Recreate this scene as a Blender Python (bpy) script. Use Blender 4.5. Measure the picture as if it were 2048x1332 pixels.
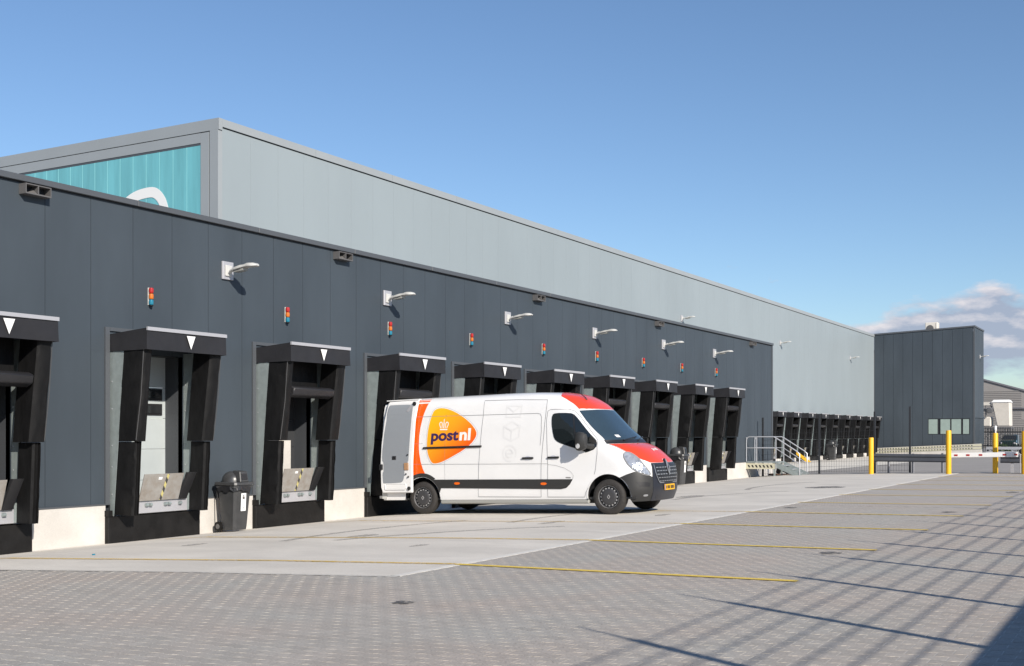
import bpy, bmesh, math, random
import numpy as np
from mathutils import Vector, Matrix
random.seed(7)
R = math.radians
SC = bpy.context.scene
for o in list(bpy.data.objects):
    bpy.data.objects.remove(o)

# ---------------------------------------------------------------- camera, sky, sun, exposure
AL = 29.7137
cam = bpy.data.cameras.new('camera')
camo = bpy.data.objects.new('camera', cam)
SC.collection.objects.link(camo)
camo.location = (0, 0, 1.4967)
camo.rotation_euler = (R(90), 0, R(AL - 90))
cam.sensor_width = 36
cam.lens = 2322.07 / 2048 * 36
cam.shift_y = (867.1 - 666) / 2048
cam.clip_end = 3000
SC.camera = camo
SC.render.resolution_x, SC.render.resolution_y = 1024, 666

SUN_EL = 27.0
TRAVEL = Vector((0.51, 0.86, 0)).normalized()            # horizontal direction the light travels
sun = bpy.data.lights.new('sun', 'SUN')
sun.energy = 5.0
sun.angle = R(0.5)
sun.color = (1, 0.92, 0.81)
suno = bpy.data.objects.new('sun', sun)
SC.collection.objects.link(suno)
dirv = Vector((TRAVEL.x * math.cos(R(SUN_EL)), TRAVEL.y * math.cos(R(SUN_EL)), -math.sin(R(SUN_EL))))
suno.rotation_euler = dirv.to_track_quat('-Z', 'Y').to_euler()
suno.location = (0, -20, 30)

world = bpy.data.worlds.new('World')
SC.world = world
world.use_nodes = True
nt = world.node_tree
for n in list(nt.nodes):
    nt.nodes.remove(n)
wo = nt.nodes.new('ShaderNodeOutputWorld')
bg = nt.nodes.new('ShaderNodeBackground')
bg.inputs['Strength'].default_value = 0.102
sky = nt.nodes.new('ShaderNodeTexSky')
sky.sky_type = 'NISHITA'
sky.sun_disc = False
sky.sun_elevation = R(SUN_EL)
# sun azimuth: opposite of the travel direction; rotation is clockwise from +Y
sky.sun_rotation = math.atan2(-TRAVEL.x, -TRAVEL.y)
sky.altitude = 0
sky.air_density = 1.0
sky.dust_density = 0.3
sky.ozone_density = 2.4
# low banks of cloud round the horizon
def N(tree, t, **k):
    n = tree.nodes.new(t)
    for a, b in k.items():
        setattr(n, a, b)
    return n
def L(tree, a, b):
    tree.links.new(a, b)
tc = N(nt, 'ShaderNodeTexCoord')
sep = N(nt, 'ShaderNodeSeparateXYZ'); L(nt, tc.outputs['Generated'], sep.inputs[0])
mp = N(nt, 'ShaderNodeMapping'); L(nt, tc.outputs['Generated'], mp.inputs[0])
mp.inputs['Scale'].default_value = (8, 8, 22); mp.inputs['Location'].default_value = (7.7, 2.1, 4.4)
n1 = N(nt, 'ShaderNodeTexNoise'); L(nt, mp.outputs[0], n1.inputs['Vector'])
n1.inputs['Scale'].default_value = 1.0; n1.inputs['Detail'].default_value = 7; n1.inputs['Roughness'].default_value = 0.56
elm = N(nt, 'ShaderNodeMapRange'); L(nt, sep.outputs['Z'], elm.inputs[0])
elm.inputs[1].default_value = 0.08; elm.inputs[2].default_value = 0.165
elm.inputs[3].default_value = 0.10; elm.inputs[4].default_value = -0.28
add = N(nt, 'ShaderNodeMath', operation='ADD'); L(nt, n1.outputs['Fac'], add.inputs[0]); L(nt, elm.outputs[0], add.inputs[1])
cm = N(nt, 'ShaderNodeMapRange'); L(nt, add.outputs[0], cm.inputs[0])
cm.inputs[1].default_value = 0.50; cm.inputs[2].default_value = 0.60; cm.inputs[4].default_value = 0.90
mp2 = N(nt, 'ShaderNodeMapping'); L(nt, tc.outputs['Generated'], mp2.inputs[0])
mp2.inputs['Scale'].default_value = (8, 8, 22); mp2.inputs['Location'].default_value = (7.74, 2.15, 4.56)
n2 = N(nt, 'ShaderNodeTexNoise'); L(nt, mp2.outputs[0], n2.inputs['Vector'])
n2.inputs['Scale'].default_value = 1.0; n2.inputs['Detail'].default_value = 7; n2.inputs['Roughness'].default_value = 0.56
sub = N(nt, 'ShaderNodeMath', operation='SUBTRACT'); L(nt, n1.outputs['Fac'], sub.inputs[0]); L(nt, n2.outputs['Fac'], sub.inputs[1])
lit = N(nt, 'ShaderNodeMapRange'); L(nt, sub.outputs[0], lit.inputs[0])
lit.inputs[1].default_value = -0.02; lit.inputs[2].default_value = 0.10
cc = N(nt, 'ShaderNodeMix', data_type='RGBA')
cc.inputs[6].default_value = (3.1, 3.5, 4.5, 1); cc.inputs[7].default_value = (6.6, 6.2, 6.4, 1)
L(nt, lit.outputs[0], cc.inputs[0])
mx = N(nt, 'ShaderNodeMix', data_type='RGBA')
tint = N(nt, 'ShaderNodeMix', data_type='RGBA', blend_type='MULTIPLY'); tint.inputs[0].default_value = 1; tint.inputs[7].default_value = (0.85, 0.94, 1.05, 1)
L(nt, sky.outputs[0], tint.inputs[6])
L(nt, cm.outputs[0], mx.inputs[0]); L(nt, tint.outputs[2], mx.inputs[6]); L(nt, cc.outputs[2], mx.inputs[7])
L(nt, mx.outputs[2], bg.inputs['Color']); L(nt, bg.outputs[0], wo.inputs['Surface'])

SC.view_settings.view_transform = 'Standard'
SC.view_settings.look = 'None'
SC.view_settings.exposure = 0.28
SC.view_settings.gamma = 1.0
SC.render.engine = 'CYCLES'

# ---------------------------------------------------------------- materials
def mat(name, col, rough=0.6, metal=0.0, var=0.0, vscale=3.0, col2=None, bump=0.0, bscale=60, coat=0.0, spec=0.5, stretch=(1, 1, 1), fine=0.0, ior=1.5, attr=None, dist=0.0):
    m = bpy.data.materials.new(name); m.use_nodes = True
    t = m.node_tree; b = t.nodes['Principled BSDF']
    b.inputs['Base Color'].default_value = (*col, 1)
    b.inputs['Roughness'].default_value = rough
    b.inputs['Metallic'].default_value = metal
    b.inputs['Specular IOR Level'].default_value = spec
    b.inputs['IOR'].default_value = ior
    b.inputs['Coat Weight'].default_value = coat
    b.inputs['Coat Roughness'].default_value = 0.06
    g = N(t, 'ShaderNodeNewGeometry')
    mpn = N(t, 'ShaderNodeMapping'); L(t, g.outputs['Position'], mpn.inputs[0]); mpn.inputs['Scale'].default_value = stretch
    cur = None
    if var or col2:
        c2 = col2 or tuple(max(0, c * (1 - var)) for c in col)
        c1 = col if col2 else tuple(min(1, c * (1 + var)) for c in col)
        nz = N(t, 'ShaderNodeTexNoise'); L(t, mpn.outputs[0], nz.inputs['Vector'])
        nz.inputs['Scale'].default_value = vscale; nz.inputs['Detail'].default_value = 6; nz.inputs['Roughness'].default_value = 0.6
        nz.inputs['Distortion'].default_value = dist
        mr = N(t, 'ShaderNodeMapRange'); L(t, nz.outputs['Fac'], mr.inputs[0]); mr.inputs[1].default_value = 0.32; mr.inputs[2].default_value = 0.68
        mi = N(t, 'ShaderNodeMix', data_type='RGBA'); L(t, mr.outputs[0], mi.inputs[0])
        mi.inputs[6].default_value = (*c1, 1); mi.inputs[7].default_value = (*c2, 1)
        cur = mi.outputs[2]
    if fine:
        nz2 = N(t, 'ShaderNodeTexNoise'); L(t, g.outputs['Position'], nz2.inputs['Vector'])
        nz2.inputs['Scale'].default_value = 55; nz2.inputs['Detail'].default_value = 4
        mr2 = N(t, 'ShaderNodeMapRange'); L(t, nz2.outputs['Fac'], mr2.inputs[0])
        mr2.inputs[1].default_value = 0.3; mr2.inputs[2].default_value = 0.7; mr2.inputs[3].default_value = 1 - fine; mr2.inputs[4].default_value = 1 + fine
        mm = N(t, 'ShaderNodeMix', data_type='RGBA', blend_type='MULTIPLY'); mm.inputs[0].default_value = 1
        if cur: L(t, cur, mm.inputs[6])
        else: mm.inputs[6].default_value = (*col, 1)
        L(t, mr2.outputs[0], mm.inputs[7]); cur = mm.outputs[2]
    if attr:
        at = N(t, 'ShaderNodeAttribute', attribute_name=attr)
        mm = N(t, 'ShaderNodeMix', data_type='RGBA', blend_type='MULTIPLY'); mm.inputs[0].default_value = 1
        if cur: L(t, cur, mm.inputs[6])
        else: mm.inputs[6].default_value = (*col, 1)
        L(t, at.outputs['Color'], mm.inputs[7]); cur = mm.outputs[2]
    if cur: L(t, cur, b.inputs['Base Color'])
    if bump:
        nb = N(t, 'ShaderNodeTexNoise'); L(t, mpn.outputs[0], nb.inputs['Vector']); nb.inputs['Scale'].default_value = bscale; nb.inputs['Detail'].default_value = 5
        bp = N(t, 'ShaderNodeBump'); bp.inputs['Strength'].default_value = bump; bp.inputs['Distance'].default_value = 0.02
        L(t, nb.outputs['Fac'], bp.inputs['Height']); L(t, bp.outputs[0], b.inputs['Normal'])
    return m

M = {}
M['dark'] = mat('anthracite_cladding', (0.050, 0.063, 0.077), 0.5, spec=0.28, var=0.10, vscale=0.8, bump=0.05, bscale=1.2, stretch=(1, 1, 0.3))
M['darktrim'] = mat('anthracite_trim', (0.075, 0.082, 0.092), 0.45)
M['darkback'] = mat('cladding_joint', (0.020, 0.024, 0.030), 0.9)
M['light'] = mat('silver_grey_cladding', (0.262, 0.303, 0.323), 0.45, var=0.05, vscale=0.25, bump=0.04, bscale=1.0, stretch=(1, 1, 0.3))
M['lighttrim'] = mat('silver_grey_trim', (0.29, 0.315, 0.33), 0.4, var=0.03, vscale=0.6)
M['lightback'] = mat('pale_joint', (0.245, 0.283, 0.302), 0.8)
M['teal'] = mat('teal_polycarbonate', (0.15, 0.43, 0.475), 0.22, var=0.13, vscale=1.2, stretch=(1, 2.2, 0.25), bump=0.1, bscale=2)
M['tealseam'] = mat('teal_seam', (0.24, 0.58, 0.61), 0.3)
M['white'] = mat('white_paint', (0.78, 0.78, 0.77), 0.45)
M['plinth'] = mat('pale_concrete_plinth', (0.55, 0.525, 0.49), 0.8, var=0.10, vscale=1.6, fine=0.05, bump=0.15, bscale=25)
M['concrete'] = mat('apron_concrete', (0.625, 0.585, 0.52), 0.85, var=0.11, vscale=0.9, fine=0.06, bump=0.12, bscale=40, dist=0.6, stretch=(1, 0.6, 1))
M['curb'] = mat('curb_strip', (0.68, 0.655, 0.60), 0.85, var=0.08, vscale=4)
M['asphalt'] = mat('far_paving', (0.30, 0.28, 0.26), 0.9, var=0.07, vscale=0.3, fine=0.1)
M['ground'] = mat('ground_soil', (0.16, 0.15, 0.12), 0.95, var=0.2, vscale=0.2)
M['sand'] = mat('joint_sand', (0.55, 0.525, 0.48), 0.95, fine=0.1)
M['brick'] = mat('concrete_paver', (0.362, 0.347, 0.315), 0.85, col2=(0.385, 0.338, 0.296), vscale=0.55, fine=0.14, attr='tone', bump=0.1, bscale=90, dist=0.5)
M['fabric'] = mat('black_shelter_fabric', (0.0085, 0.0085, 0.009), 0.5, spec=0.16, var=0.25, vscale=5, bump=0.6, bscale=5, stretch=(1.6, 1.6, 0.7))
M['fabric2'] = mat('charcoal_canopy_fabric', (0.024, 0.024, 0.027), 0.45, spec=0.25, var=0.12, vscale=3, bump=0.45, bscale=3.5)
M['galv'] = mat('galvanised_steel', (0.29, 0.335, 0.335), 0.45, metal=0.35, var=0.12, vscale=7, bump=0.05, bscale=20)
M['alu'] = mat('aluminium_trim', (0.44, 0.44, 0.465), 0.4, metal=0.3)
M['rubber'] = mat('black_rubber', (0.011, 0.0105, 0.0105), 0.5, spec=0.2, var=0.3, vscale=4, bump=0.2, bscale=12)
M['lip'] = mat('worn_steel_lip', (0.31, 0.275, 0.24), 0.5, metal=0.35, col2=(0.40, 0.39, 0.37), vscale=7, bump=0.15, bscale=25)
M['dock_dark'] = mat('dock_interior_shade', (0.03, 0.032, 0.036), 0.7)
M['jamb'] = mat('jamb_panel', (0.055, 0.06, 0.068), 0.6)
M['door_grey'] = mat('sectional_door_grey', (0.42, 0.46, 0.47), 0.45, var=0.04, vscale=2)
M['pane_dark'] = mat('dark_window_pane', (0.02, 0.022, 0.024), 0.1)
M['yellow'] = mat('traffic_yellow', (0.80, 0.44, 0.015), 0.45, var=0.05, vscale=4)
M['black'] = mat('black_plastic', (0.018, 0.018, 0.02), 0.4)
M['binplastic'] = mat('bin_plastic', (0.045, 0.046, 0.048), 0.33, var=0.15, vscale=8)
M['red'] = mat('signal_red', (0.38, 0.012, 0.010), 0.2, coat=0.5)
M['orange'] = mat('signal_orange', (0.55, 0.14, 0.01), 0.2, coat=0.5)
M['blue'] = mat('signal_blue', (0.012, 0.17, 0.26), 0.2, coat=0.5)
M['lampgrey'] = mat('lamp_grey', (0.52, 0.52, 0.50), 0.4)
M['lampshade'] = mat('lamp_lens', (0.30, 0.30, 0.28), 0.3)
M['ventgrey'] = mat('vent_grey', (0.11, 0.107, 0.107), 0.5)
M['orangebrown'] = mat('beacon_amber', (0.55, 0.2, 0.01), 0.3)
M['rail'] = mat('galvanised_rail', (0.46, 0.47, 0.50), 0.4, metal=0.3, var=0.06, vscale=8)
M['armco'] = mat('dark_guard_rail', (0.07, 0.077, 0.092), 0.45, metal=0.2, var=0.1, vscale=3)
M['fencegreen'] = mat('dark_fence_wire', (0.02, 0.022, 0.026), 0.5)
M['woodbrown'] = mat('brown_debris', (0.18, 0.11, 0.08), 0.9, var=0.3, vscale=8)
M['bldgfar'] = mat('grey_ribbed_cladding', (0.27, 0.255, 0.245), 0.7, var=0.05, vscale=0.2)
M['farroof'] = mat('far_roof_edge', (0.16, 0.16, 0.18), 0.6)
M['cream'] = mat('cream_enamel', (0.66, 0.62, 0.56), 0.5, var=0.05, vscale=2)
M['winpale'] = mat('pale_green_glass', (0.27, 0.335, 0.31), 0.12, var=0.06, vscale=2)
M['haz'] = mat('hazard_cream', (0.50, 0.48, 0.36), 0.6)
M['steelframe'] = mat('steel_frame', (0.16, 0.16, 0.165), 0.5, metal=0.3)
M['foliage'] = mat('shrub_leaves', (0.06, 0.10, 0.035), 0.7, var=0.4, vscale=6)
M['edge_highlight'] = mat('highlight_grey', (0.07, 0.07, 0.072), 0.4)  # lighter grey stands in for the highlight on the curtain edges
# worn road paint: paint where the noise is high, whatever lies below where it is worn off
def paint(name, col, wear):
    m = bpy.data.materials.new(name); m.use_nodes = True
    t = m.node_tree; b = t.nodes['Principled BSDF']; out = t.nodes['Material Output']
    b.inputs['Base Color'].default_value = (*col, 1); b.inputs['Roughness'].default_value = 0.7
    g = N(t, 'ShaderNodeNewGeometry'); nz = N(t, 'ShaderNodeTexNoise'); L(t, g.outputs['Position'], nz.inputs['Vector'])
    nz.inputs['Scale'].default_value = 22; nz.inputs['Detail'].default_value = 6; nz.inputs['Roughness'].default_value = 0.7
    mr = N(t, 'ShaderNodeMapRange'); L(t, nz.outputs['Fac'], mr.inputs[0]); mr.inputs[1].default_value = 0.4; mr.inputs[2].default_value = 0.6
    mr.inputs[3].default_value = wear; mr.inputs[4].default_value = 1.0
    tr = N(t, 'ShaderNodeBsdfTransparent'); mx_ = N(t, 'ShaderNodeMixShader')
    L(t, mr.outputs[0], mx_.inputs[0]); L(t, tr.outputs[0], mx_.inputs[1]); L(t, b.outputs[0], mx_.inputs[2]); L(t, mx_.outputs[0], out.inputs['Surface'])
    return m
M['line1'] = paint('yellow_line_paint', (0.82, 0.58, 0.08), 0.8)
M['line2'] = paint('worn_yellow_line_paint', (0.75, 0.50, 0.12), 0.12)
M['line3'] = paint('faded_yellow_line_paint', (0.76, 0.50, 0.08), 0.35)
M['tyre_mark'] = paint('faint_tyre_mark', (0.43, 0.405, 0.37), 0.0)
M['stain'] = paint('dark_damp_stain', (0.10, 0.095, 0.09), 0.0)
# far paving: same pavers too far away to tell apart
def paving_mat():
    m = mat('distant_pavers', (0.372, 0.353, 0.32), 0.88, col2=(0.39, 0.342, 0.30), vscale=0.55, fine=0.1, dist=0.5)
    t = m.node_tree; b = t.nodes['Principled BSDF']
    src = b.inputs['Base Color'].links[0].from_socket
    g = N(t, 'ShaderNodeNewGeometry'); mp_ = N(t, 'ShaderNodeMapping'); L(t, g.outputs['Position'], mp_.inputs[0])
    mp_.inputs['Rotation'].default_value = (0, 0, R(90))
    bt = N(t, 'ShaderNodeTexBrick'); L(t, mp_.outputs[0], bt.inputs['Vector'])
    bt.inputs['Color1'].default_value = (0.92, 0.92, 0.92, 1); bt.inputs['Color2'].default_value = (1.04, 1.04, 1.04, 1)
    bt.inputs['Mortar'].default_value = (1.8, 1.8, 1.8, 1); bt.inputs['Scale'].default_value = 1.0
    bt.inputs['Mortar Size'].default_value = 0.004; bt.inputs['Brick Width'].default_value = 0.185; bt.inputs['Row Height'].default_value = 0.125
    mm = N(t, 'ShaderNodeMix', data_type='RGBA', blend_type='MULTIPLY'); mm.inputs[0].default_value = 1
    L(t, src, mm.inputs[6]); L(t, bt.outputs['Color'], mm.inputs[7]); L(t, mm.outputs[2], b.inputs['Base Color'])
    return m
M['paving'] = paving_mat()
def stripes(name, c1, c2, scale, rot):
    m = bpy.data.materials.new(name); m.use_nodes = True
    t = m.node_tree; b = t.nodes['Principled BSDF']; b.inputs['Roughness'].default_value = 0.6
    g = N(t, 'ShaderNodeNewGeometry'); mp_ = N(t, 'ShaderNodeMapping'); L(t, g.outputs['Position'], mp_.inputs[0]); mp_.inputs['Rotation'].default_value = rot
    wv = N(t, 'ShaderNodeTexWave'); L(t, mp_.outputs[0], wv.inputs['Vector']); wv.inputs['Scale'].default_value = scale; wv.bands_direction = 'X'
    cr = N(t, 'ShaderNodeValToRGB'); cr.color_ramp.interpolation = 'CONSTANT'
    cr.color_ramp.elements[0].color = (*c1, 1); cr.color_ramp.elements[1].position = 0.5; cr.color_ramp.elements[1].color = (*c2, 1)
    L(t, wv.outputs['Fac'], cr.inputs[0]); L(t, cr.outputs[0], b.inputs['Base Color'])
    return m
M['hazstripe'] = stripes('hazard_stripe', (0.05, 0.048, 0.045), (0.52, 0.46, 0.18), 2.8, (0, R(40), R(0)))

# ---------------------------------------------------------------- helpers
C = SC.collection
class MB:
    def __init__(s): s.v = []; s.f = []; s.mi = []
    def add(s, vs, fs, mi=0):
        k = len(s.v); s.v += [tuple(p) for p in vs]; s.f += [tuple(i + k for i in f) for f in fs]; s.mi += [mi] * len(fs); return s
    def box(s, x0, x1, y0, y1, z0, z1, mi=0):
        x0, x1 = sorted((x0, x1)); y0, y1 = sorted((y0, y1)); z0, z1 = sorted((z0, z1))
        return s.hexa([(x0, y0, z0), (x1, y0, z0), (x1, y1, z0), (x0, y1, z0)], [(x0, y0, z1), (x1, y0, z1), (x1, y1, z1), (x0, y1, z1)], mi)
    def hexa(s, b, t, mi=0):   # bottom ring and top ring (counter-clockwise from above)
        n = len(b)
        return s.add(list(b) + list(t), [tuple(range(n))[::-1], tuple(range(n, 2 * n))] + [(i, (i + 1) % n, n + (i + 1) % n, n + i) for i in range(n)], mi)
    def tube(s, pts, r, seg=8, mi=0, cap=True):
        pts = [Vector(p) for p in pts]; rings = []
        for i, p in enumerate(pts):
            a = pts[max(i - 1, 0)]; b = pts[min(i + 1, len(pts) - 1)]
            d = (b - a).normalized()
            u = d.orthogonal().normalized() if i == 0 else (rings_u - d * rings_u.dot(d)).normalized()
            rings_u = u; w = d.cross(u)
            rr = r[i] if isinstance(r, (list, tuple)) else r
            rings.append([p + (u * math.cos(2 * math.pi * k / seg) + w * math.sin(2 * math.pi * k / seg)) * rr for k in range(seg)])
        vs = [q for g in rings for q in g]; fs = []
        for i in range(len(rings) - 1):
            for k in range(seg):
                a = i * seg + k; b = i * seg + (k + 1) % seg
                fs.append((a, b, b + seg, a + seg))
        if cap: fs += [tuple(range(seg))[::-1], tuple(range(len(vs) - seg, len(vs)))]
        return s.add(vs, fs, mi)
    def lathe(s, c, axis, prof, seg=24, mi=0, u=None, cap=True):   # prof: (along axis, radius)
        c = Vector(c); ax = Vector(axis).normalized(); u = u or ax.orthogonal().normalized(); w = ax.cross(u)
        vs = []; fs = []
        for a, r in prof:
            for k in range(seg):
                t = 2 * math.pi * k / seg; vs.append(c + ax * a + (u * math.cos(t) + w * math.sin(t)) * r)
        for i in range(len(prof) - 1):
            for k in range(seg):
                a = i * seg + k; b = i * seg + (k + 1) % seg; fs.append((a, b, b + seg, a + seg))
        if cap: fs += [tuple(range(seg))[::-1], tuple(range(len(vs) - seg, len(vs)))]
        return s.add(vs, fs, mi)
    def build(s, name, mats, parent=None, smooth=False, bevel=0.0, loc=None):
        me = bpy.data.meshes.new(name); me.from_pydata(s.v, [], s.f)
        if not isinstance(mats, (list, tuple)): mats = [mats]
        for m in mats: me.materials.append(m)
        if len(mats) > 1: me.polygons.foreach_set('material_index', s.mi)
        bm = bmesh.new(); bm.from_mesh(me); bmesh.ops.recalc_face_normals(bm, faces=bm.faces)
        if bevel: bmesh.ops.bevel(bm, geom=[e for e in bm.edges if len(e.link_faces) == 2 and e.calc_face_angle(0) > 0.6], offset=bevel, segments=1, affect='EDGES')
        bm.to_mesh(me); bm.free()
        if smooth:
            me.polygons.foreach_set('use_smooth', [True] * len(me.polygons))
            try: me.set_sharp_from_angle(angle=R(38))
            except Exception: pass
        o = bpy.data.objects.new(name, me); C.objects.link(o)
        if parent: o.parent = parent
        if loc is not None: o.location = loc
        return o
def empty(name, loc, rot=(0, 0, 0)):
    o = bpy.data.objects.new(name, None); C.objects.link(o); o.location = loc; o.rotation_euler = rot
    o.empty_display_size = 0.3; return o
def tag(o, label=None, cat=None, group=None, kind=None):
    if label: o['label'] = label
    if cat: o['category'] = cat
    if group: o['group'] = group
    if kind: o['kind'] = kind
    return o
def copy_tree(o, parent=None):
    c = o.copy(); C.objects.link(c)
    if parent is not None: c.parent = parent
    for ch in o.children: copy_tree(ch, c)
    return c
ORD = ['first', 'second', 'third', 'fourth', 'fifth', 'sixth', 'seventh', 'eighth', 'ninth', 'tenth']

# ---------------------------------------------------------------- ground
PY = [-200, 7.13, 9.5, 13.6, 15.18, 22.6, 400]
PZ = [0.12, 0.0, -0.055, -0.185, -0.31, -0.45, -0.45]
def gz(y):
    if y < 7.13: return min(0.12, 0.0138 * (7.13 - y))
    return float(np.interp(y, PY[1:], PZ[1:]))
def sheet(name, poly, dz, m, step=None, kind='structure', parent=None):
    """flat polygon (x,y) cut along the kinks of the ground profile and laid on it"""
    bm = bmesh.new(); vs = [bm.verts.new((x, y, 0)) for x, y in poly]; bm.faces.new(vs)
    for yk in [-1.57] + PY[1:-1]:
        g = bm.verts[:] + bm.edges[:] + bm.faces[:]
        bmesh.ops.bisect_plane(bm, geom=g, plane_co=(0, yk, 0), plane_no=(0, 1, 0))
    for v in bm.verts: v.co.z = gz(v.co.y) + dz
    bmesh.ops.recalc_face_normals(bm, faces=bm.faces)
    if sum(f.normal.z for f in bm.faces) < 0: bmesh.ops.reverse_faces(bm, faces=bm.faces)
    me = bpy.data.meshes.new(name); bm.to_mesh(me); bm.free(); me.materials.append(m)
    o = bpy.data.objects.new(name, me); C.objects.link(o)
    if kind: o['kind'] = kind
    if parent: o.parent = parent
    return o
sheet('ground', [(-1500, -1500), (1500, -1500), (1500, 1500), (-1500, 1500)], -0.06, M['ground'])
BX0, BX1, BY0, BYE = 2.0, 24.0, -2.0, 7.13      # rectangle laid with modelled pavers, and a left field beside the apron
LFX, LFY = 9.0, 14.9
pav = empty('block_paving', (0, 0, 0)); pav['kind'] = 'structure'
sheet('joint_bed', [(BX0, BY0), (BX1, BY0), (BX1, BYE + .02), (9.93, BYE + .02), (9.02, 12.2), (8.6, LFY), (BX0, LFY)], -0.0022, M['sand'], kind=None, parent=pav)
sheet('paving_field', [(-60, -60), (90, -60), (90, BY0), (-60, BY0)], 0.0, M['paving'], kind=None, parent=pav)
sheet('paving_field', [(-60, BY0), (BX0, BY0), (BX0, 15.1), (-60, 15.1)], 0.0, M['paving'], kind=None, parent=pav)
sheet('paving_field', [(BX1, BY0), (90, BY0), (90, BYE), (BX1, BYE)], 0.0, M['paving'], kind=None, parent=pav)
# concrete apron, edge strip
apron = sheet('concrete_apron', [(9.93, 7.16), (46.2, 7.16), (46.2, 15.14), (2, 15.14), (2, LFY + .02), (8.62, LFY + .02), (9.05, 12.2)], 0.004, M['concrete'])
sheet('edge_strip', [(9.98, 7.05), (46.2, 7.05), (46.2, 7.16), (9.98, 7.16)], 0.004, M['curb'])
kf = MB().box(9.98, 46.2, 7.046, 7.0495, gz(7.05) - .03, gz(7.05) + .004).build('edge_strip_face', M['curb']); kf['kind'] = 'structure'
sheet('edge_strip', [(9.90, 7.05), (9.975, 7.05), (9.09, 12.2), (8.66, LFY), (8.62, LFY), (9.03, 12.2)], 0.004, M['curb'])
sheet('cross_gutter', [(46.2, -20), (46.55, -20), (46.55, 15.14), (46.2, 15.14)], 0.012, M['curb'])
sheet('far_yard', [(46.55, -60), (400, -60), (400, 22.5), (49.6, 22.5), (49.6, 15.3), (46.55, 15.3)], 0.006, M['asphalt'])
sheet('far_apron', [(49.7, 15.2), (66, 13.2), (101.5, 13.2), (101.5, 22.5), (49.7, 22.5)], 0.014, M['concrete'])
# slab joints sawn in the apron
for jx in [11.2 + 6.98 * i for i in range(6)]:
    pass
# pavers
PL, PW = 0.185, 0.125
def paver_poly(sh=0.0040):
    a, b = 0.0720 - sh, 0.0530 - sh; e = PL / 2 - sh
    v = [(-e, a), (-.0600, a), (-.0325, b), (.0325, b), (.0600, a), (e, a)]
    return v + [(x, -y) for x, y in v[::-1]]
pp = np.array(paver_poly()); pin = np.array(paver_poly(0.0046))
TV = np.concatenate([np.c_[pp, np.full(12, -.010)], np.c_[pp, np.full(12, -.0006)], np.c_[pin, np.zeros(12)]])
TV = np.c_[TV[:, 1], TV[:, 0], TV[:, 2]]        # long side along Y
TF = [tuple(range(24, 36))] + [(i, (i + 1) % 12, 12 + (i + 1) % 12, 12 + i) for i in range(12)] + [(12 + i, 12 + (i + 1) % 12, 24 + (i + 1) % 12, 24 + i) for i in range(12)]
cen = []
rr = 0
x = BX0 + PW / 2
while x < BX1:
    y = BY0 + (PL / 2 if rr % 2 else 0) + PL / 2
    while y < LFY:
        lim = 7.045 - PL / 2 if x > 9.93 + .05 else (7.13 + (9.93 - x) / (9.93 - 9.05) * 5.05 if x > 9.05 else LFY)
        if y < lim and x < BX1 - .03: cen.append((x, y))
        y += PL
    x += PW; rr += 1
cen = np.array(cen)
ca, sa = math.cos(R(AL)), math.sin(R(AL))
dep = cen[:, 0] * ca + cen[:, 1] * sa; lat = cen[:, 0] * sa - cen[:, 1] * ca
inview = (np.abs(lat / dep) < 0.445) & (2322 * 1.4 / dep + 867 < 1336)
order = np.argsort(np.where(inview, dep, 1e9))
near = set(order[:300].tolist())
rng = np.random.default_rng(3)
tone_all = np.clip(rng.normal(1.0, 0.035, len(cen)), .88, 1.10)
def paver_mesh(name, tone):
    me = bpy.data.meshes.new(name); me.from_pydata(TV.tolist(), [], TF)
    at = me.color_attributes.new('tone', 'FLOAT_COLOR', 'POINT')
    at.data.foreach_set('color', np.tile([tone, tone, tone, 1], len(TV)).astype(np.float32)); me.materials.append(M['brick']); return me
pm = [paver_mesh('paving_brick', t) for t in (.94, .97, 1.0, 1.03, 1.06)]
for i in near:
    o = bpy.data.objects.new('paving_brick', pm[int(rng.integers(0, 5))]); C.objects.link(o); o.parent = pav
    o.location = (cen[i, 0], cen[i, 1], gz(cen[i, 1]) + float(rng.normal(0, .0003)))
rest = np.array([i for i in range(len(cen)) if i not in near]); n = len(rest)
ends = {}
for cx0, cy0 in cen:
    if cx0 > 9.98: ends[round(cx0, 4)] = max(ends.get(round(cx0, 4), -9), cy0)
fill = MB()
for cx0, cy0 in ends.items():
    y0_, y1_ = cy0 + PL / 2 + .004, 7.044
    if y1_ - y0_ > .012: fill.box(cx0 - .058, cx0 + .058, y0_, y1_, gz(y0_) - .01, gz(y0_))
fo = fill.build('cut_pavers', M['brick'], pav); fo['kind'] = 'stuff'
fa = fo.data.color_attributes.new('tone', 'FLOAT_COLOR', 'POINT'); fa.data.foreach_set('color', np.ones(len(fo.data.vertices) * 4, dtype=np.float32))
zz = np.array([gz(v) for v in cen[rest, 1]]) + rng.normal(0, .0003, n)
V = np.tile(TV[None], (n, 1, 1)); V[:, :, 0] += cen[rest, 0][:, None]; V[:, :, 1] += cen[rest, 1][:, None]; V[:, :, 2] += zz[:, None]
me = bpy.data.meshes.new('paver_field')
loops = np.concatenate([np.array(f) for f in TF]); lens = np.array([len(f) for f in TF])
allv = (loops[None] + 36 * np.arange(n)[:, None]).ravel()
starts = np.concatenate([[0], np.cumsum(np.tile(lens, n))[:-1]])
me.vertices.add(n * 36); me.vertices.foreach_set('co', V.ravel().astype(np.float32))
me.loops.add(len(allv)); me.loops.foreach_set('vertex_index', allv.astype(np.int32))
me.polygons.add(len(lens) * n); me.polygons.foreach_set('loop_start', starts.astype(np.int32))
me.update(calc_edges=True); me.validate(); me.shade_flat()
at = me.color_attributes.new('tone', 'FLOAT_COLOR', 'POINT')
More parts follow.
